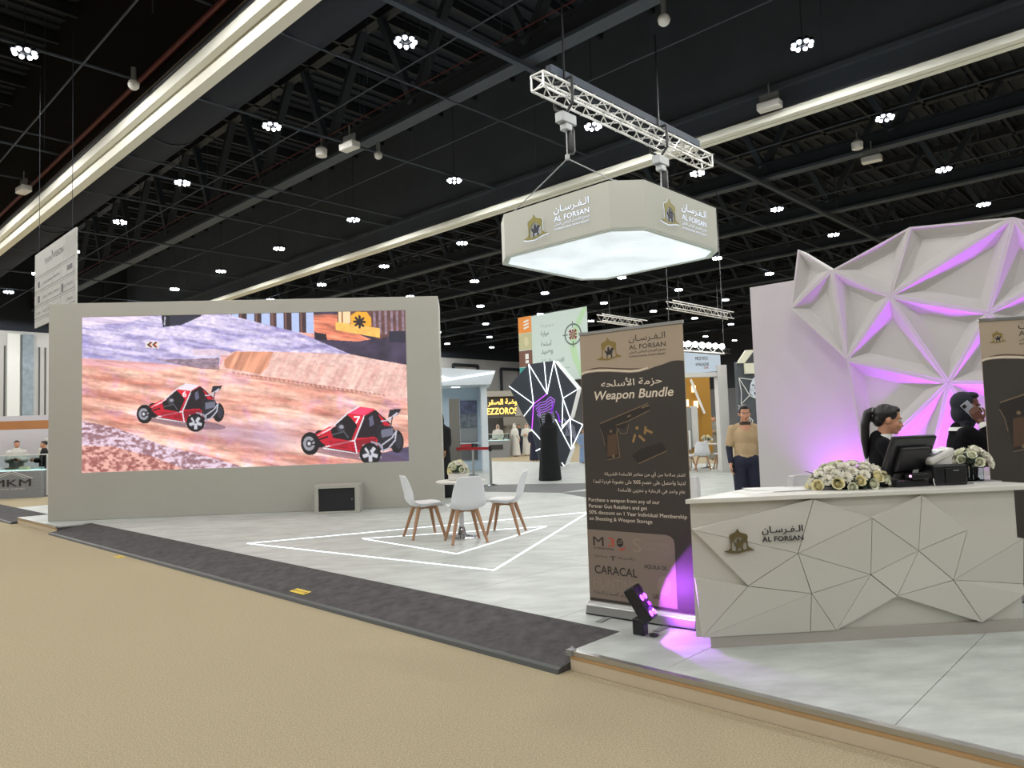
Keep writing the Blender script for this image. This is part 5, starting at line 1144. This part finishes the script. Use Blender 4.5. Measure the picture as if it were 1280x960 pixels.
MB().prism([(7.62, 18.97, 3.07), (8.3, 18.97, 3.07), (8.3, 18.97, 3.42), (7.92, 18.97, 3.42)], (0, .1, 0)).build('dark_flap', mat('charcoal_flap', (64, 66, 66), .6), dp)
MB().box((8.0, 18.93, 2.92), (.8, .08, .28)).build('cream_board', mat('cream_flap', (228, 226, 204), .5), dp)
fl_ = Frame((7.42, 18.98, 0), (1, 0, 0)); q = MB()
for l in ([(.03, 2.68), (.42, 2.62)], [(.03, 2.68), (.22, 2.35), (.3, 2.2)], [(.3, 2.2), (.06, 1.98)], [(.03, 2.68), (.08, 2.3), (.06, 1.98)], [(.06, 1.98), (.3, 1.5)], [(-.02, 1.95), (.36, 1.52)], [(.36, 1.52), (.1, 1.1)], [(.3, 2.2), (.5, 2.1)]): stroke(q, fl_, l, .02, .004)
q.build('pale_line', M['paper'], dp)
q = MB(); q.flat(fl_.pts([(.3, 2.25), (.34, 2.5), (.42, 2.66), (.56, 2.72), (.66, 2.6), (.68, 2.36), (.6, 2.2), (.46, 2.12)], .004)); q.build('animal_face', mat('pale_animal', (204, 212, 222), .6, noise=(14, .35)), dp)
q = MB(); q.flat(fl_.pts([(.42, 2.28), (.56, 2.30), (.58, 2.22), (.45, 2.2)], .006)); q.flat(fl_.pts([(.37, 2.5), (.44, 2.48), (.42, 2.44)], .006)); q.flat(fl_.pts([(.54, 2.54), (.62, 2.52), (.56, 2.48)], .006)); q.flat(fl_.pts([(.42, 2.4), (.54, 2.42), (.5, 2.34)], .006)); q.build('face_marking', M['navy'], dp)

# cafe set far back and the seats behind the counter
fc0 = copy_tree(ch); place(fc0, (7.08, 21.15, PZ), R(-20), 'far white cafe chair seen from behind, in front of the white pillar stall', 'white cafe chairs')
fc1 = copy_tree(ch); place(fc1, (7.72, 21.3, PZ), R(60), 'far white cafe chair partly hidden by the white pillar', 'white cafe chairs')
fc2 = copy_tree(ch); place(fc2, (6.45, 20.7, PZ), R(-80), 'far white cafe chair half hidden by the tan banner edge', 'white cafe chairs')
ft = copy_tree(tb); place(ft, (7.5, 21.95, PZ), 0, 'far round cafe table beside the white pillar')
ff = thing('flower_box', 'small bunch of cream flowers on the far cafe table', 'flowers', (7.5, 21.95, PZ + .753))
MB().box((0, 0, .04), (.16, .12, .08)).build('planter', M['white'], ff, local=True); bouquet(ff, (.14, .12, .13), 9, .07, [ROSE, ROSEW], .09, 6, lsize=.07)
def tub(label, p, rz):
    t = thing('tub_chair', label, 'chair', p, rz, 'white low-backed chairs'); m = MB(); rings = []
    for z, f in ((.36, .9), (.40, .98), (.46, 1), (.5, .9)): rings.append([Vector((.24 * f * math.copysign(abs(math.cos(a)) ** .5, math.cos(a)), .24 * f * math.copysign(abs(math.sin(a)) ** .5, math.sin(a)), z)) for a in [2 * PI * k / 20 for k in range(20)]])
    m.loft(rings).build('seat', M['cushion'], t, True, local=True)
    prof = []
    for k in range(13):
        a = PI + PI * k / 12; prof.append((.25 * math.cos(a), .22 * math.sin(a) - .02))
    m = MB(); vs = []
    rr = []
    for sx, z0 in ((1, .4), (1.06, .6), (1.08, .82), (1.04, .9)): rr.append([Vector((x * sx, y * sx, z0)) for x, y in prof] + [Vector((x * sx * .84, y * sx * .84, z0)) for x, y in prof[::-1]])
    m.loft(rr).build('backrest', M['cushion'], t, True, local=True)
    for x, y in ((-.18, -.18), (.18, -.18), (-.18, .18), (.18, .18)): MB().tube((x, y, .38), (x * 1.15, y * 1.15, 0), .02, .014).build('leg', M['wood'], t, local=True)
tub('white tub chair behind the counter left of the flowers', (3.07, 6.1, PZ + .02), R(165)); tub('white tub chair between the tan banner and the counter', (2.0, 6.7, PZ), R(200))

# ================================================================ PEOPLE
def prims_mesh(prims, vox, sm=5):
    m = MB()
    for p in prims:
        if p[0] == 'c':
            _, a, b, ra, rb = p; a, b = Vector(a), Vector(b); L = (b - a).length; d = (b - a) / L if L > 1e-6 else Z
            prof = [(ra * math.cos(t), ra * math.sin(t)) for t in (-1.5, -1.0, -.5)] + [(ra, 0), (rb, L)] + [(rb * math.cos(t), L + rb * math.sin(t)) for t in (.5, 1.0, 1.5)]
            m.lathe(a, prof, 12, ax=d)
        else:
            _, c, r = p[:3]; mm = p[3] if len(p) > 3 else Matrix.Identity(3); s = MB().sphere((0, 0, 0), 1, 16, r)
            m.add([mm @ Vector(v) + Vector(c) for v in s.v], s.f)
    me = bpy.data.meshes.new('blob'); me.from_pydata([Vector(v) for v in m.v], [], m.f)
    bm = bmesh.new(); bm.from_mesh(me); bmesh.ops.recalc_face_normals(bm, faces=bm.faces); bm.to_mesh(me); bm.free()
    r = baked(me, [('REMESH', dict(mode='VOXEL', voxel_size=vox)), ('SMOOTH', dict(factor=.5, iterations=sm))])
    r.polygons.foreach_set('use_smooth', [True] * len(r.polygons)); return r
def blob(name, prims, vox, m, par, sm=5):
    me = prims_mesh(prims, vox, sm); me.materials.append(m); return link(name, me, par)
def xf(prims, mm):
    out = []; r3 = mm.to_3x3()
    for p in prims:
        if p[0] == 'c': out.append(('c', mm @ Vector(p[1]), mm @ Vector(p[2]), p[3], p[4]))
        else: out.append(('e', mm @ Vector(p[1]), p[2], r3 @ (p[3] if len(p) > 3 else Matrix.Identity(3))))
    return out
HEAD = [('e', (0, -.012, .033), (.074, .094, .085)), ('e', (0, .026, -.03), (.058, .062, .08)), ('e', (0, .036, -.076), (.04, .044, .034)), ('e', (0, .07, -.094), (.018, .018, .016)),
        ('c', (0, .088, .002), (0, .107, -.034), .0075, .0105), ('e', (.011, .096, -.038), (.009, .01, .008)), ('e', (-.011, .096, -.038), (.009, .01, .008)), ('e', (0, .077, .024), (.05, .016, .012)),
        ('e', (.036, .06, -.03), (.022, .022, .022)), ('e', (-.036, .06, -.03), (.022, .022, .022)), ('e', (0, .088, -.060), (.022, .012, .0065)), ('e', (0, .086, -.071), (.02, .012, .0075)),
        ('e', (.075, -.012, -.008), (.010, .02, .032)), ('e', (-.075, -.012, -.008), (.010, .02, .032))]
def face(par, hm, lipm):
    for s in (-1, 1):
        e = MB().sphere(hm @ Vector((.031 * s, .0742, .005)), .0105, 10).build('eye', mat('eye_white', (196, 188, 180), .4), par, True, local=True)
        MB().sphere(hm @ Vector((.031 * s, .0792, .005)), .0068, 8).build('iris', mat('dark_iris', (36, 26, 22), .2), e, True, local=True)
        MB().tube(hm @ Vector((.016 * s, .092, .024)), hm @ Vector((.046 * s, .08, .026)), .0035, .002, 6).build('eyebrow', M['hair'], par, True, local=True)
    m = MB(); m.sphere(hm @ Vector((0, .0905, -.0605)), 1, 10, (.02, .0105, .0055)); m.sphere(hm @ Vector((0, .089, -.0705)), 1, 10, (.017, .0105, .0065)); m.build('lips', lipm, par, True, local=True)
def hand(w_, d, n, curl=.5, thumb=1, k=1.0):
    """wrist point, finger direction, palm normal (fingers curl that way)"""
    w_, d, n = Vector(w_), Vector(d).normalized(), Vector(n); n = (n - d * n.dot(d)).normalized(); s = d.cross(n) * thumb; out = []
    for j in (-1.5, -.5, .5, 1.5): out.append(('c', w_ + s * .012 * j * k, w_ + d * .085 * k + s * .0195 * j * k, .014 * k, .0115 * k))
    for j, L in ((-1.5, .058), (-.5, .074), (.5, .08), (1.5, .07)):
        p = w_ + d * .088 * k + s * .0205 * j * k; a = curl * .6; r = .0085
        for q, f in enumerate((.45, .32, .23)):
            dd = d * math.cos(a) + n * math.sin(a); e = p + dd * L * f * k; out.append(('c', p, e, r * k, (r - .0006) * k)); p = e; a += curl; r -= .0006
    p = w_ + d * .02 * k + s * .03 * k; a = p + (d * .5 + s * .75 + n * .25).normalized() * .042 * k; b = a + (d * .9 + s * .2 + n * .3).normalized() * .032 * k; c = b + (d * .95 - s * .1 + n * .4).normalized() * .025 * k
    return out + [('c', p, a, .0125 * k, .0105 * k), ('c', a, b, .0105 * k, .009 * k), ('c', b, c, .009 * k, .007 * k)]
def headm(c, yaw=0, pitch=0, roll=0): return Matrix.Translation(c) @ Matrix.Rotation(yaw, 4, 'Z') @ Matrix.Rotation(pitch, 4, 'X') @ Matrix.Rotation(roll, 4, 'Y')
def chain(pts, rs): return [('c', pts[i], pts[i + 1], rs[i], rs[i + 1]) for i in range(len(pts) - 1)]

# ---- receptionist with a ponytail, in profile behind the till
p1 = thing('person', 'person in a black suit with a black ponytail, looking down behind the till', 'person', (3.42, 5.72, PZ), R(-117))
hm = headm((0, .05, 1.385), R(7), R(-10))
arm_r = [(.17, 0, 1.18), (.28, .10, .95), (.43, .22, 1.02)]; arm_l = [(-.17, 0, 1.17), (-.22, .09, .92), (-.1, .3, .98)]
sk = xf(HEAD, hm) + [('c', (0, .02, 1.33), (0, -.01, 1.18), .05, .056), ('c', (0, 0, 1.15), (0, 0, .82), .085, .1)] + chain(arm_r, (.04, .034, .026)) + chain(arm_l, (.04, .034, .026))
sk += hand(arm_r[2], (.75, .45, .1), (0, .3, -1), .45, 1) + hand(arm_l[2], (.2, .9, 0), (0, 0, -1), .4, -1)
for s in (-1, 1): sk += chain([(.075 * s, 0, .78), (.085 * s, .01, .42), (.08 * s, -.02, .07)], (.075, .05, .035)) + [('c', (.08 * s, -.03, .05), (.09 * s, .13, .035), .035, .03)]
blob('body', sk, .0065, M['skin'], p1, 4); face(p1, hm, mat('muted_lips', (150, 84, 78), .45))
jk = [('e', (0, 0, 1.06), (.165, .115, .15)), ('e', (0, -.01, .9), (.14, .105, .17)), ('e', (0, -.01, .74), (.17, .125, .12)), ('c', (-.135, -.005, 1.19), (.135, -.005, 1.19), .062, .062), ('c', (0, -.03, 1.235), (0, -.02, 1.1), .072, .1)]
jk += chain([arm_r[0], arm_r[1], Vector(arm_r[1]).lerp(Vector(arm_r[2]), .78)], (.062, .05, .04)) + chain([arm_l[0], arm_l[1], Vector(arm_l[1]).lerp(Vector(arm_l[2]), .8)], (.062, .05, .04))
blob('jacket', jk, .011, M['suit'], p1, 5)
blob('shirt_cuff', chain([Vector(arm_r[1]).lerp(Vector(arm_r[2]), .7), Vector(arm_r[1]).lerp(Vector(arm_r[2]), .92)], (.036, .034)), .008, M['paper'], p1, 2)
blob('trousers', [('c', (0, 0, .72), (0, 0, .66), .14, .13)] + sum([chain([(.075 * s, 0, .68), (.085 * s, .01, .42), (.08 * s, -.02, .09)], (.095, .075, .06)) for s in (-1, 1)], []), .014, M['suit'], p1, 4)
MB().loft([[Vector((.062 * math.cos(a) * f, -.012 + .062 * math.sin(a) * f + t, z)) for a in [2 * PI * k / 20 for k in range(20)]] for z, f, t in ((1.2, 1.3, .0), (1.24, 1.12, .01), (1.27, 1.0, .016), (1.272, .9, .016))], cap=False).build('shirt_collar', M['paper'], p1, True, local=True)
hr = [('e', (0, -.03, .045), (.084, .09, .084)), ('e', (.052, -.012, .045), (.03, .062, .055)), ('e', (-.052, -.012, .045), (.03, .062, .055)), ('e', (0, .02, .088), (.06, .058, .032)), ('e', (.05, .01, .05), (.025, .042, .042)), ('e', (-.05, .01, .05), (.025, .042, .042)), ('e', (0, -.07, -.01), (.06, .05, .06)), ('e', (0, -.122, .055), (.028, .026, .03))]
hr += chain([(0, -.128, .062), (0, -.162, .03), (0, -.168, -.06), (0, -.15, -.2), (0, -.125, -.33)], (.026, .034, .036, .032, .014))
blob('hair', xf(hr, hm), .008, M['hair'], p1, 3)
MB().lathe(hm @ Vector((0, -.13, .055)), [(.026, -.006), (.03, 0), (.026, .006)], 14, ax=(0, -1, .3)).build('hair_tie', M['dull'], p1, True, local=True)
MB().sphere(hm @ Vector((.077, -.008, -.042)), .005, 8).build('earring', M['steel'], p1, True, local=True)

# ---- woman with a headscarf, on the phone
p2 = thing('person', 'person in a black suit and slate headscarf holding a phone to the ear', 'person', (4.24, 5.92, PZ), R(-112))
hm = headm((0, .055, 1.47), R(-4), R(-5), R(2))
ear = hm @ Vector((.088, .012, -.03))
arm_r = [(.165, .01, 1.25), (.235, .20, 1.09), (.118, .115, 1.345)]; arm_l = [(-.17, 0, 1.25), (-.23, .04, 1.0), (-.08, .2, .98)]
sk = xf(HEAD, hm) + [('c', (0, .03, 1.41), (0, 0, 1.26), .05, .056), ('c', (0, 0, 1.22), (0, 0, .85), .085, .1)] + chain(arm_r, (.04, .034, .025)) + chain(arm_l, (.04, .034, .026))
sk += hand(arm_r[2], (-.06, -.42, .9), (-1, .1, 0), .34, -1) + hand(arm_l[2], (.4, .9, 0), (0, 0, -1), .4, -1)
for s in (-1, 1): sk += chain([(.075 * s, 0, .82), (.085 * s, .01, .45), (.08 * s, -.02, .07)], (.075, .05, .035)) + [('c', (.08 * s, -.03, .05), (.09 * s, .13, .035), .035, .03)]
blob('body', sk, .0065, M['skin2'], p2, 4); face(p2, hm, mat('dark_lips', (92, 50, 48), .45))
jk = [('e', (0, 0, 1.13), (.17, .12, .16)), ('e', (0, -.01, .95), (.15, .11, .18)), ('e', (0, -.01, .78), (.175, .13, .13)), ('c', (-.13, -.005, 1.245), (.13, -.005, 1.245), .058, .058), ('c', (0, -.02, 1.28), (0, -.02, 1.17), .072, .1)]
jk += chain([arm_r[0], arm_r[1], Vector(arm_r[1]).lerp(Vector(arm_r[2]), .72)], (.066, .056, .046)) + chain([arm_l[0], arm_l[1], Vector(arm_l[1]).lerp(Vector(arm_l[2]), .8)], (.064, .052, .04))
blob('jacket', jk, .011, M['suit'], p2, 5)
blob('trousers', [('c', (0, 0, .78), (0, 0, .7), .145, .135)] + sum([chain([(.075 * s, 0, .72), (.085 * s, .01, .45), (.08 * s, -.02, .09)], (.1, .08, .06)) for s in (-1, 1)], []), .014, M['suit'], p2, 4)
hj = [('e', (0, -.036, .036), (.091, .098, .096)), ('e', (0, -.045, -.05), (.082, .08, .1)), ('e', (.05, -.004, -.03), (.036, .045, .09)), ('e', (-.05, -.004, -.03), (.036, .045, .09)), ('e', (0, -.01, -.135), (.074, .076, .05)), ('e', (0, .03, -.118), (.05, .046, .026)), ('e', (0, .03, .1), (.06, .052, .03)), ('e', (0, -.03, -.18), (.09, .085, .05))]
blob('headscarf', xf(hj, hm), .008, M['hijab'], p2, 4)
MB().loft([[Vector((.1 * math.cos(a) * f, -.012 + .09 * math.sin(a) * f, z)) for a in [2 * PI * k / 20 for k in range(20)]] for z, f in ((1.272, .98), (1.29, .9), (1.303, .85), (1.303, .78))], cap=False).build('shirt_collar', M['paper'], p2, True, local=True)
blob('shirt_cuff', chain([Vector(arm_r[1]).lerp(Vector(arm_r[2]), .68), Vector(arm_r[1]).lerp(Vector(arm_r[2]), .86)], (.041, .037)), .008, M['paper'], p2, 2)
wp = W[p2] @ ear
ph = thing('phone', 'pale grey mobile phone held to the ear by the person in the slate headscarf', 'phone', wp)
f_ = W[p2].to_3x3(); px_ = f_ @ Vector((0, -.62, .78)).normalized(); pn_ = f_ @ Vector((1, .05, 0)).normalized(); pn_ = (pn_ - px_ * pn_.dot(px_)).normalized(); py_ = pn_.cross(px_)
pc_ = wp + px_ * .012 + pn_ * .014
MB().box(pc_, (.148, .074, .009), (px_, py_, pn_)).build('phone_case', mat('pale_phone', (168, 176, 190), .3), ph, bevel=.003)
MB().box(pc_ + px_ * .05 + py_ * .018 + pn_ * .0055, (.03, .03, .003), (px_, py_, pn_)).build('camera_bump', M['satin'], ph, bevel=.001)
for k in range(3): MB().lathe(pc_ + px_ * (.05 + .008 * (k - 1)) + py_ * (.018 + .007 * (k % 2)) + pn_ * .007, [(.005, 0), (.005, .002)], 10, ax=pn_).build('camera_lens', M['black'], ph)

# ---- man in a khaki polo beyond the feature wall
p3 = thing('person', 'person in a khaki polo shirt with dark undersleeves beyond the feature wall edge', 'person', (3.92, 9.85, PZ), R(162))
hm = headm((0, .03, 1.51), R(4), R(-3))
arms = [[(.175 * s, 0, 1.31), (.225 * s, -.02, 1.05), (.215 * s, .06, .83)] for s in (1, -1)]
sk = xf(HEAD, hm) + [('c', (0, .0, 1.44), (0, -.02, 1.3), .056, .062), ('c', (0, 0, 1.3), (0, 0, .9), .1, .11)]
for a, s in zip(arms, (1, -1)): sk += chain(a, (.045, .038, .028)) + hand(a[2], (0, .12, -1), (-s, .2, 0), .5, s)
for s in (-1, 1): sk += chain([(.085 * s, 0, .86), (.09 * s, .01, .46), (.09 * s, -.02, .08)], (.08, .055, .04)) + [('c', (.09 * s, -.03, .05), (.1 * s, .17, .04), .042, .036)]
blob('body', sk, .008, M['skin'], p3, 4); face(p3, hm, mat('muted_lips', (150, 84, 78), .45))
po = [('c', (0, .02, 1.345), (0, .02, 1.24), .062, .09), ('e', (0, 0, 1.19), (.175, .12, .17)), ('e', (0, 0, 1.02), (.165, .12, .2)), ('e', (0, 0, .9), (.175, .125, .1)), ('c', (-.155, -.01, 1.31), (0, -.01, 1.36), .05, .06), ('c', (.155, -.01, 1.31), (0, -.01, 1.36), .05, .06), ('c', (0, -.02, 1.375), (0, -.02, 1.25), .07, .11)]
for a in arms: po += chain([a[0], Vector(a[0]).lerp(Vector(a[1]), .8)], (.058, .062))
blob('polo_shirt', po, .012, M['beige'], p3, 4)
MB().loft([[Vector((.07 * math.cos(a) * f, -.005 + .07 * math.sin(a) * f, z)) for a in [2 * PI * k / 20 for k in range(20)]] for z, f in ((1.36, 1.25), (1.40, 1.05), (1.40, .95))], cap=False).build('polo_collar', mat('dark_collar', (60, 52, 46), .8), p3, True, local=True)
for a in arms: blob('undersleeve', chain([Vector(a[0]).lerp(Vector(a[1]), .6), a[1], Vector(a[1]).lerp(Vector(a[2]), .9)], (.055, .048, .038)), .012, M['navycl'], p3, 3)
blob('trousers', [('c', (-.05, 0, .86), (.05, 0, .86), .135, .135)] + sum([chain([(.09 * s, 0, .84), (.095 * s, .01, .46), (.09 * s, -.02, .1)], (.115, .09, .075)) for s in (-1, 1)], []), .014, M['navycl'], p3, 4)
blob('hair', xf([('e', (0, -.03, .05), (.082, .09, .08)), ('e', (0, .03, .09), (.065, .055, .032)), ('e', (.055, -.01, .04), (.027, .055, .05)), ('e', (-.055, -.01, .04), (.027, .055, .05))], hm), .009, M['hair'], p3, 3)

# ---- robed figures: one long garment, a head, hands and a headcloth
def robed(label, loc, yaw, h, cloth, headcloth, skinm, agal=False, wide=1.0, veil=False, arms=None, hands=True, group=None):
    t = thing('person', label, 'person', loc, yaw, group); k = h / 1.75
    hm = headm((0, .02 * k, 1.63 * k), 0, R(-4)); S = Matrix.Scale(k, 4); hk = Matrix.Translation((0, .02 * k, 1.63 * k)) @ S
    if veil: arms = [[(.15, 0, 1.4), (.17, .02, 1.12), (.1, .13, .95)], [(-.15, 0, 1.4), (-.17, .02, 1.12), (-.1, .13, .95)]]
    arms = arms or [[(.2, 0, 1.4), (.27, -.02, 1.12), (.22, .12, .92)], [(-.2, 0, 1.4), (-.27, -.02, 1.12), (-.22, .12, .92)]]
    arms = [[Vector(p) * k for p in a] for a in arms]
    sc = lambda pr: [('c', hk @ Vector(p[1]), hk @ Vector(p[2]), p[3] * k, p[4] * k) if p[0] == 'c' else ('e', hk @ Vector(p[1]), tuple(x * k for x in p[2])) for p in pr]
    sk = sc(HEAD) + [('c', (0, 0, 1.55 * k), (0, -.01, 1.0 * k), .055 * k, .1 * k)]
    for a, s in zip(arms, (1, -1)): sk += chain(a, (.045 * k, .038 * k, .028 * k)) + (hand(a[2], (0, .3, -1) if a[2].y < .2 else (-.4 * s, .8, .1), (-s, .1, 0), .5, s, k) if hands else [])
    for s in (-1, 1): sk += chain([Vector((.09 * s, 0, .95)) * k, Vector((.09 * s, 0, .08)) * k], (.09 * k, .045 * k)) + [('c', Vector((.09 * s, -.03, .045)) * k, Vector((.1 * s, .16, .04)) * k, .045 * k, .035 * k)]
    blob('body', sk, .014, skinm, t, 3)
    rings = []
    for z, rx, ry in ((.012 if veil else .05, .275, .22), (.35, .25, .19), (.7, .225, .165), (1.0, .205, .145), (1.2, .21, .14), (1.36, .215, .125), (1.46, .15, .09), (1.52, .075, .07)):
        rings.append([Vector((rx * wide * math.cos(a) * (1 + .035 * math.sin(7 * a) * (1 - z / 1.5)), ry * wide * math.sin(a) * (1 + .05 * math.sin(5 * a + 1) * (1 - z / 1.5)), z)) * k for a in [2 * PI * j / 28 for j in range(28)]])
    m = MB().loft(rings)
    me = bpy.data.meshes.new('robe'); me.from_pydata([Vector(v) for v in m.v], [], m.f)
    arm_p = MB()
    for a in arms:
        for q, (x, y, r0, r1) in enumerate(((a[0], a[1], .085, .075), (a[1], a[1].lerp(a[2], .92), .075, .07))):
            arm_p.lathe(x, [(r0 * .5 * k, -.05 * k), (r0 * k, 0), (r1 * k, (y - x).length), (r1 * .5 * k, (y - x).length + .01)], 12, ax=(y - x))
    m.add(arm_p.v, arm_p.f); me = bpy.data.meshes.new('robe'); me.from_pydata([Vector(v) for v in m.v], [], m.f)
    bm = bmesh.new(); bm.from_mesh(me); bmesh.ops.recalc_face_normals(bm, faces=bm.faces); bm.to_mesh(me); bm.free()
    r = baked(me, [('REMESH', dict(mode='VOXEL', voxel_size=.018)), ('SMOOTH', dict(factor=.5, iterations=3))]); r.polygons.foreach_set('use_smooth', [True] * len(r.polygons)); r.materials.append(cloth); link('robe', r, t)
    hc = [('e', (0, -.035, .035), (.092, .1, .098)), ('e', (0, -.06, -.06), (.1, .075, .13)), ('e', (.07, -.03, -.06), (.03, .06, .12)), ('e', (-.07, -.03, -.06), (.03, .06, .12)), ('e', (0, -.07, -.2), (.15, .06, .1))]
    if veil: hc += [('e', (0, -.02, -.19), (.15, .1, .09)), ('e', (0, .0, -.13), (.085, .08, .08)), ('e', (0, .035, .1), (.06, .05, .03))]
    if headcloth: blob('headcloth', sc(hc), .012, headcloth, t, 3)
    else: blob('hair', sc([('e', (0, -.03, .05), (.082, .09, .08)), ('e', (0, .03, .09), (.06, .05, .03))]), .012, M['hair'], t, 3)
    if agal:
        q = MB()
        for dz in (.075, .092): q.lathe(hk @ Vector((0, -.02, dz)), [(.078 * k, -.007), (.095 * k, 0), (.078 * k, .007)], 16)
        q.build('head_cord', M['black'], t, True, local=True)
    return t
robed('person in a long black abaya seen from behind before the black faceted panel', (2.32, 19.3, PZ), R(4), 1.79, M['abaya'], M['abaya'], M['skin'], veil=True, wide=1.1)
robed('person in black half hidden behind the right edge of the video wall', (-.46, 15.62, PZ), R(180), 1.8, M['abaya'], M['abaya'], M['skin'], veil=True)
hands_up = [[(.2, 0, 1.4), (.26, .03, 1.12), (.08, .28, 1.15)], [(-.2, 0, 1.4), (-.26, .03, 1.12), (-.06, .28, 1.12)]]
robed('person in white robe and headcloth, left of the pair beside the grey display case', (2.9, 39.6, 0), R(-60), 1.78, M['thobe'], M['thobe'], M['skin'], agal=True, wide=1.25)
robed('person in white robe, arms folded, right of the pair by the grey display case', (3.6, 40.2, 0), R(165), 1.76, M['thobe'], M['thobe'], M['skin'], agal=True, arms=hands_up)
robed('person in dark clothes standing between the two in white robes', (3.35, 42.2, 0), R(180), 1.74, M['navycl'], None, M['skin'])
robed('person in white robe standing behind the small grey display case', (2.05, 41.0, 0), R(170), 1.76, M['thobe'], M['thobe'], M['skin'])
robed('person in dark clothes beside the left edge of the black faceted panel', (3.3, 33.0, 0), R(180), 1.62, M['navycl'], None, M['skin'])
robed('person in grey robe, left of the couple beyond the far cafe table', (9.18, 26, PZ), R(150), 1.62, mat('grey_robe', (136, 134, 124), .85), None, M['skin'], arms=hands_up)
robed('person in darker grey robe, right of the couple beyond the far cafe table', (9.58, 26.3, PZ), R(190), 1.62, mat('dark_grey_robe', (112, 112, 104), .85), mat('dark_grey_cloth', (70, 70, 72), .85), M['skin'])
robed('person in blue and white clothes seen small right of the black faceted panel', (4.6, 27.4, PZ), R(200), 1.3, mat('pale_blue_cloth', (128, 152, 186), .85), None, M['skin'])
robed('person in white robe leftmost behind the lit display case', (-13.4, 23.05, 0), R(-150), 1.66, M['thobe'], None, M['skin'], arms=hands_up)
robed('person in white robe and headcloth bending beside the navy panel, behind the lit case', (-13.0, 23.95, 0), R(60), 1.7, M['thobe'], M['thobe'], M['skin'], arms=hands_up)
robed('person in black behind the lit display case, left of the brown-jacketed one', (-12.6, 23.05, 0), R(120), 1.62, M['abaya'], None, M['skin'], arms=hands_up)
robed('person in brown jacket rightmost behind the lit display case', (-12.35, 24.0, 0), R(130), 1.6, mat('brown_jacket', (96, 66, 54), .85), None, M['skin'], arms=hands_up)
